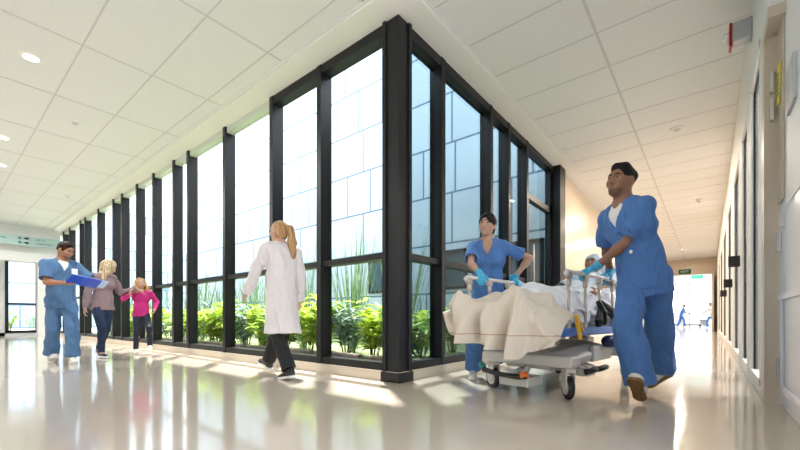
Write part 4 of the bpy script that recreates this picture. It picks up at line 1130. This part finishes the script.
struct('wall_bulkhead', boxes((-18.1, -17.8, -5, 2.9, 2.55, ZC)), 'wall_white')
struct('wall_pier', boxes((-18.1, -17.8, 2.33, 2.57, 0, 2.55)), 'wall_white')

# ============================================================ LOBBY PAST THE CORRIDOR
struct('floor_lobby', boxes((-9, 8, YEND + .2, 46, -.101, -.001)), 'floor')
struct('ceiling_lobby', boxes((-9, 8, YEND + .2, 46, ZC + .001, ZC + .1)), 'ceiling')
g = empty('window_13', (0, 42, 0), kind='structure')
obj('window_frame', boxes(*[(x - .06, x + .06, -.05, .05, 0, ZC) for x in (-7.5, -5.6, -3.4, -1.3, 1.0, 3.0)], (-9, 8, -.05, .05, 1.0, 1.1), (-9, 8, -.05, .05, .6, .66), (-9, 8, -.05, .05, 0, .15)), 'plate', g)
obj('pane', boxes((-9, 8, -.01, .0, .1, ZC)), 'glass_left', g)
def tiny_person(label, loc, heading, top_m, leg_m, bend=4, hair='hair_brown', skin='skin_fair', hands=(None, None), H=1.65):
    v = Vector((heading[0], heading[1], 0)).normalized(); sd_ = Vector((v.y, -v.x, 0)); L0 = Vector((loc[0], loc[1], 0))
    fp = lambda f, s_, z: tuple(L0 + v * f + sd_ * s_ + Vector((0, 0, z)))
    J = person(label, H, loc, heading, lean=bend, skin=skin, h=.012, female=True,
               hands=(fp(.42, .2, 1.0), fp(.42, -.2, 1.0)), feet=((fp(.2, .1, .1), 0, 0), (fp(-.22, -.1, .11), 0, 14)))
    J['h'] = .012
    top(J, top_m, full_sleeve=False, seed=3, neck='o'); trousers(J, leg_m); shoes(J)
    short_hair(J, hair)
pA = W(681, z=0, F=26.5); pB = W(711.5, z=0, F=24.2)
tiny_person('distant person in blue scrubs pushing a bed in the bright lobby', pA, (1, .2), 'scrub_blue', 'scrub_blue', 18)
tiny_person('distant person in white top and blue trousers near the lobby doorway', pB, (-1, -.3), 'coat', 'scrub_blue', 3)
pc_ = W(692, z=0, F=28.0)
fb = empty('hospital_bed', (pc_.x, pc_.y, 0), R(40), label='distant grey wheeled bed pushed across the bright lobby', cat='bed')
bevel(obj('mattress', boxes((-.95, .95, -.4, .4, .6, .78)), 'sheet_white', fb), .04); obj('frame', boxes((-1, 1, -.42, .42, .5, .58), (-.9, -.8, -.3, .3, .15, .5), (.8, .9, -.3, .3, .15, .5), (-.85, .85, -.05, .05, .2, .26)), 'bed_grey', fb)
for x in (-.85, .85):
    for y in (-.32, .32):
        bm = bmesh.new(); tube(bm, [(x, y - .02, .08), (x, y + .02, .08)], .08, 14); obj('wheel', bm, 'rubber', fb)

# ============================================================ COURTYARD PLANTING
rnd = random.Random(11)
def leaf(bm, p, d, up, L_, w_, droop=.35, seg=4):
    """a creased leaf blade that bends as it goes out"""
    d = d.normalized(); sd_ = d.cross(up)
    if sd_.length < 1e-3: sd_ = Vector((1, 0, 0))
    sd_.normalize(); prev = None; c = Vector(p); dd = d.copy()
    for k in range(seg + 1):
        t = k / seg; wd = w_ * math.sin(math.pi * min(.98, .08 + t * .9)) ** .8
        nrm = sd_.cross(dd).normalized()
        a, m_, b = bm.verts.new(c + sd_ * wd + nrm * wd * .35), bm.verts.new(c), bm.verts.new(c - sd_ * wd + nrm * wd * .35)
        if prev: bm.faces.new((prev[0], prev[1], m_, a)); bm.faces.new((prev[1], prev[2], b, m_))
        prev = (a, m_, b); c = c + dd * (L_ / seg); dd = (dd + Vector((0, 0, -droop / seg))).normalized()
def shrub(x, y, hgt, wid, m, label, n=110, lw=.035, ll=.16, group='leafy shrubs in the courtyard bed'):
    e = empty('shrub', (x, y, .05), label=label, cat='shrub', group=group)
    bs, bl_ = bmesh.new(), bmesh.new()
    ns = 13
    for k in range(ns):
        a = rnd.uniform(0, 6.28); r = wid * .5 * math.sqrt(rnd.random()); hh = hgt * rnd.uniform(.55, 1) * (1 - .35 * r / wid)
        tip = Vector((r * math.cos(a), r * math.sin(a), hh)); mid = tip * .5 + Vector((0, 0, hh * .12))
        tube(bs, [(r * .15 * math.cos(a), r * .15 * math.sin(a), 0), mid, tip], [.007, .005, .003], 5)
        for j in range(n // ns):
            t = rnd.uniform(.25, 1.0); p = mid.lerp(tip, (t - .5) * 2) if t > .5 else Vector((0, 0, 0)).lerp(mid, t * 2)
            b = rnd.uniform(0, 6.28); d = Vector((math.cos(b), math.sin(b), rnd.uniform(-.1, .9)))
            leaf(bl_, p, d, Vector((0, 0, 1)), ll * rnd.uniform(.7, 1.25), lw * rnd.uniform(.7, 1.2), rnd.uniform(.3, 1.0))
    obj('stems', bs, 'stem', e, True); obj('foliage', bl_, m, e, True)
def reeds(x, y, hgt, n, label, m='reed'):
    e = empty('reed_clump', (x, y, .05), label=label, cat='grass', group='tall reed clumps in the courtyard bed')
    bm = bmesh.new()
    for k in range(n):
        a = rnd.uniform(0, 6.28); r = rnd.uniform(0, .09); sp = rnd.uniform(.03, .34)
        leaf(bm, Vector((r * math.cos(a), r * math.sin(a), 0)), Vector((sp * math.cos(a), sp * math.sin(a), 1)), Vector((math.sin(a), math.cos(a), .1)), hgt * rnd.uniform(.6, 1.1), .009, rnd.uniform(0, .35), 6)
    obj('blades', bm, m, e, True)
kinds = ['leaf_lime', 'leaf_green', 'leaf_lime', 'leaf_blue']
desc = {'leaf_lime': 'bright lime leafed shrub', 'leaf_green': 'mid green leafed shrub', 'leaf_blue': 'grey green broad leafed shrub'}
spots = []
bays = [XF - .19] + MX
names = ['nearest bay by the corner post', 'second bay from the corner post', 'third bay from the corner post', 'fourth bay from the corner post', 'fifth bay from the corner post', 'sixth bay from the corner post',
         'seventh bay from the corner post', 'eighth bay from the corner post', 'ninth bay from the corner post', 'tenth bay from the corner post', 'eleventh bay from the corner post', 'twelfth bay from the corner post']
for i in range(12):
    a, b = bays[i + 1], bays[i]; wdt = b - a
    k = 3 if wdt > 1.1 else 2
    if i > 7: k = 2
    for j in range(k):
        x = a + wdt * (j + .5) / k; m = kinds[(i * 2 + j) % 4]
        pos = ['left', 'middle', 'right'][j] if k == 3 else ['left', 'right'][j]
        shrub(x - .15, YF + .80 + rnd.uniform(-.08, .15) + .03 * (m == 'leaf_blue'), rnd.uniform(.85, 1.08), .85, m, desc[m] + ' behind glass, %s of the %s' % (pos, names[i]), n=300 if i < 5 else 150, lw=.042 if m != 'leaf_blue' else .028, ll=.21)
    if i not in (8,):
        reeds(a + wdt * .2, YF + 1.35, rnd.uniform(1.5, 2.1), 60, 'tall thin reeds rising behind shrubs in the %s' % names[i])
shrub(XF - .75, 4.35, .88, .7, 'leaf_lime', 'lime leafed shrub seen through the first right hand pane past the corner post', 240)
shrub(XF - .8, 5.3, .75, .7, 'leaf_green', 'green shrub behind the right hand glass beside the nurse', 220)
reeds(XF - .9, 4.8, 1.1, 26, 'short reed clump between the two shrubs behind the right hand glass')
# sunlit tuft lawn edge stones
for i in range(9):
    x = -2.9 - i * .95
    bm = boxes((-.40, .40, -.05, .05, -.02, .19)); o = bevel(obj('edging_stone', bm, 'planter'), .02)
    o.location = (x, YF + .50, .0); o.rotation_euler = (0, 0, rnd.uniform(-.03, .03))
    tag(o, 'low brown edging stone under the shrubs, %s from the corner post' % ['first', 'second', 'third', 'fourth', 'fifth', 'sixth', 'seventh', 'eighth', 'ninth'][i], 'edging stone', group='edging stones of the courtyard bed')

e = empty('office_building', (-36, 0, 0), label='bluish panelled building seen through the end window of the left hall', cat='building')
obj('facade', boxes((-6, 0, -16, 13, -.02, 9)), 'cladding_side', e); obj('parapet', boxes((-.2, .1, -16.1, 13.1, 9, 9.4)), 'soffit', e)
shrub(-21.6, 1.95, 1.1, 1.0, 'leaf_lime', 'lime shrub outside the end window, left one', 120)
shrub(-21.8, 2.75, 1.2, 1.0, 'leaf_green', 'green shrub outside the end window, right one', 120)
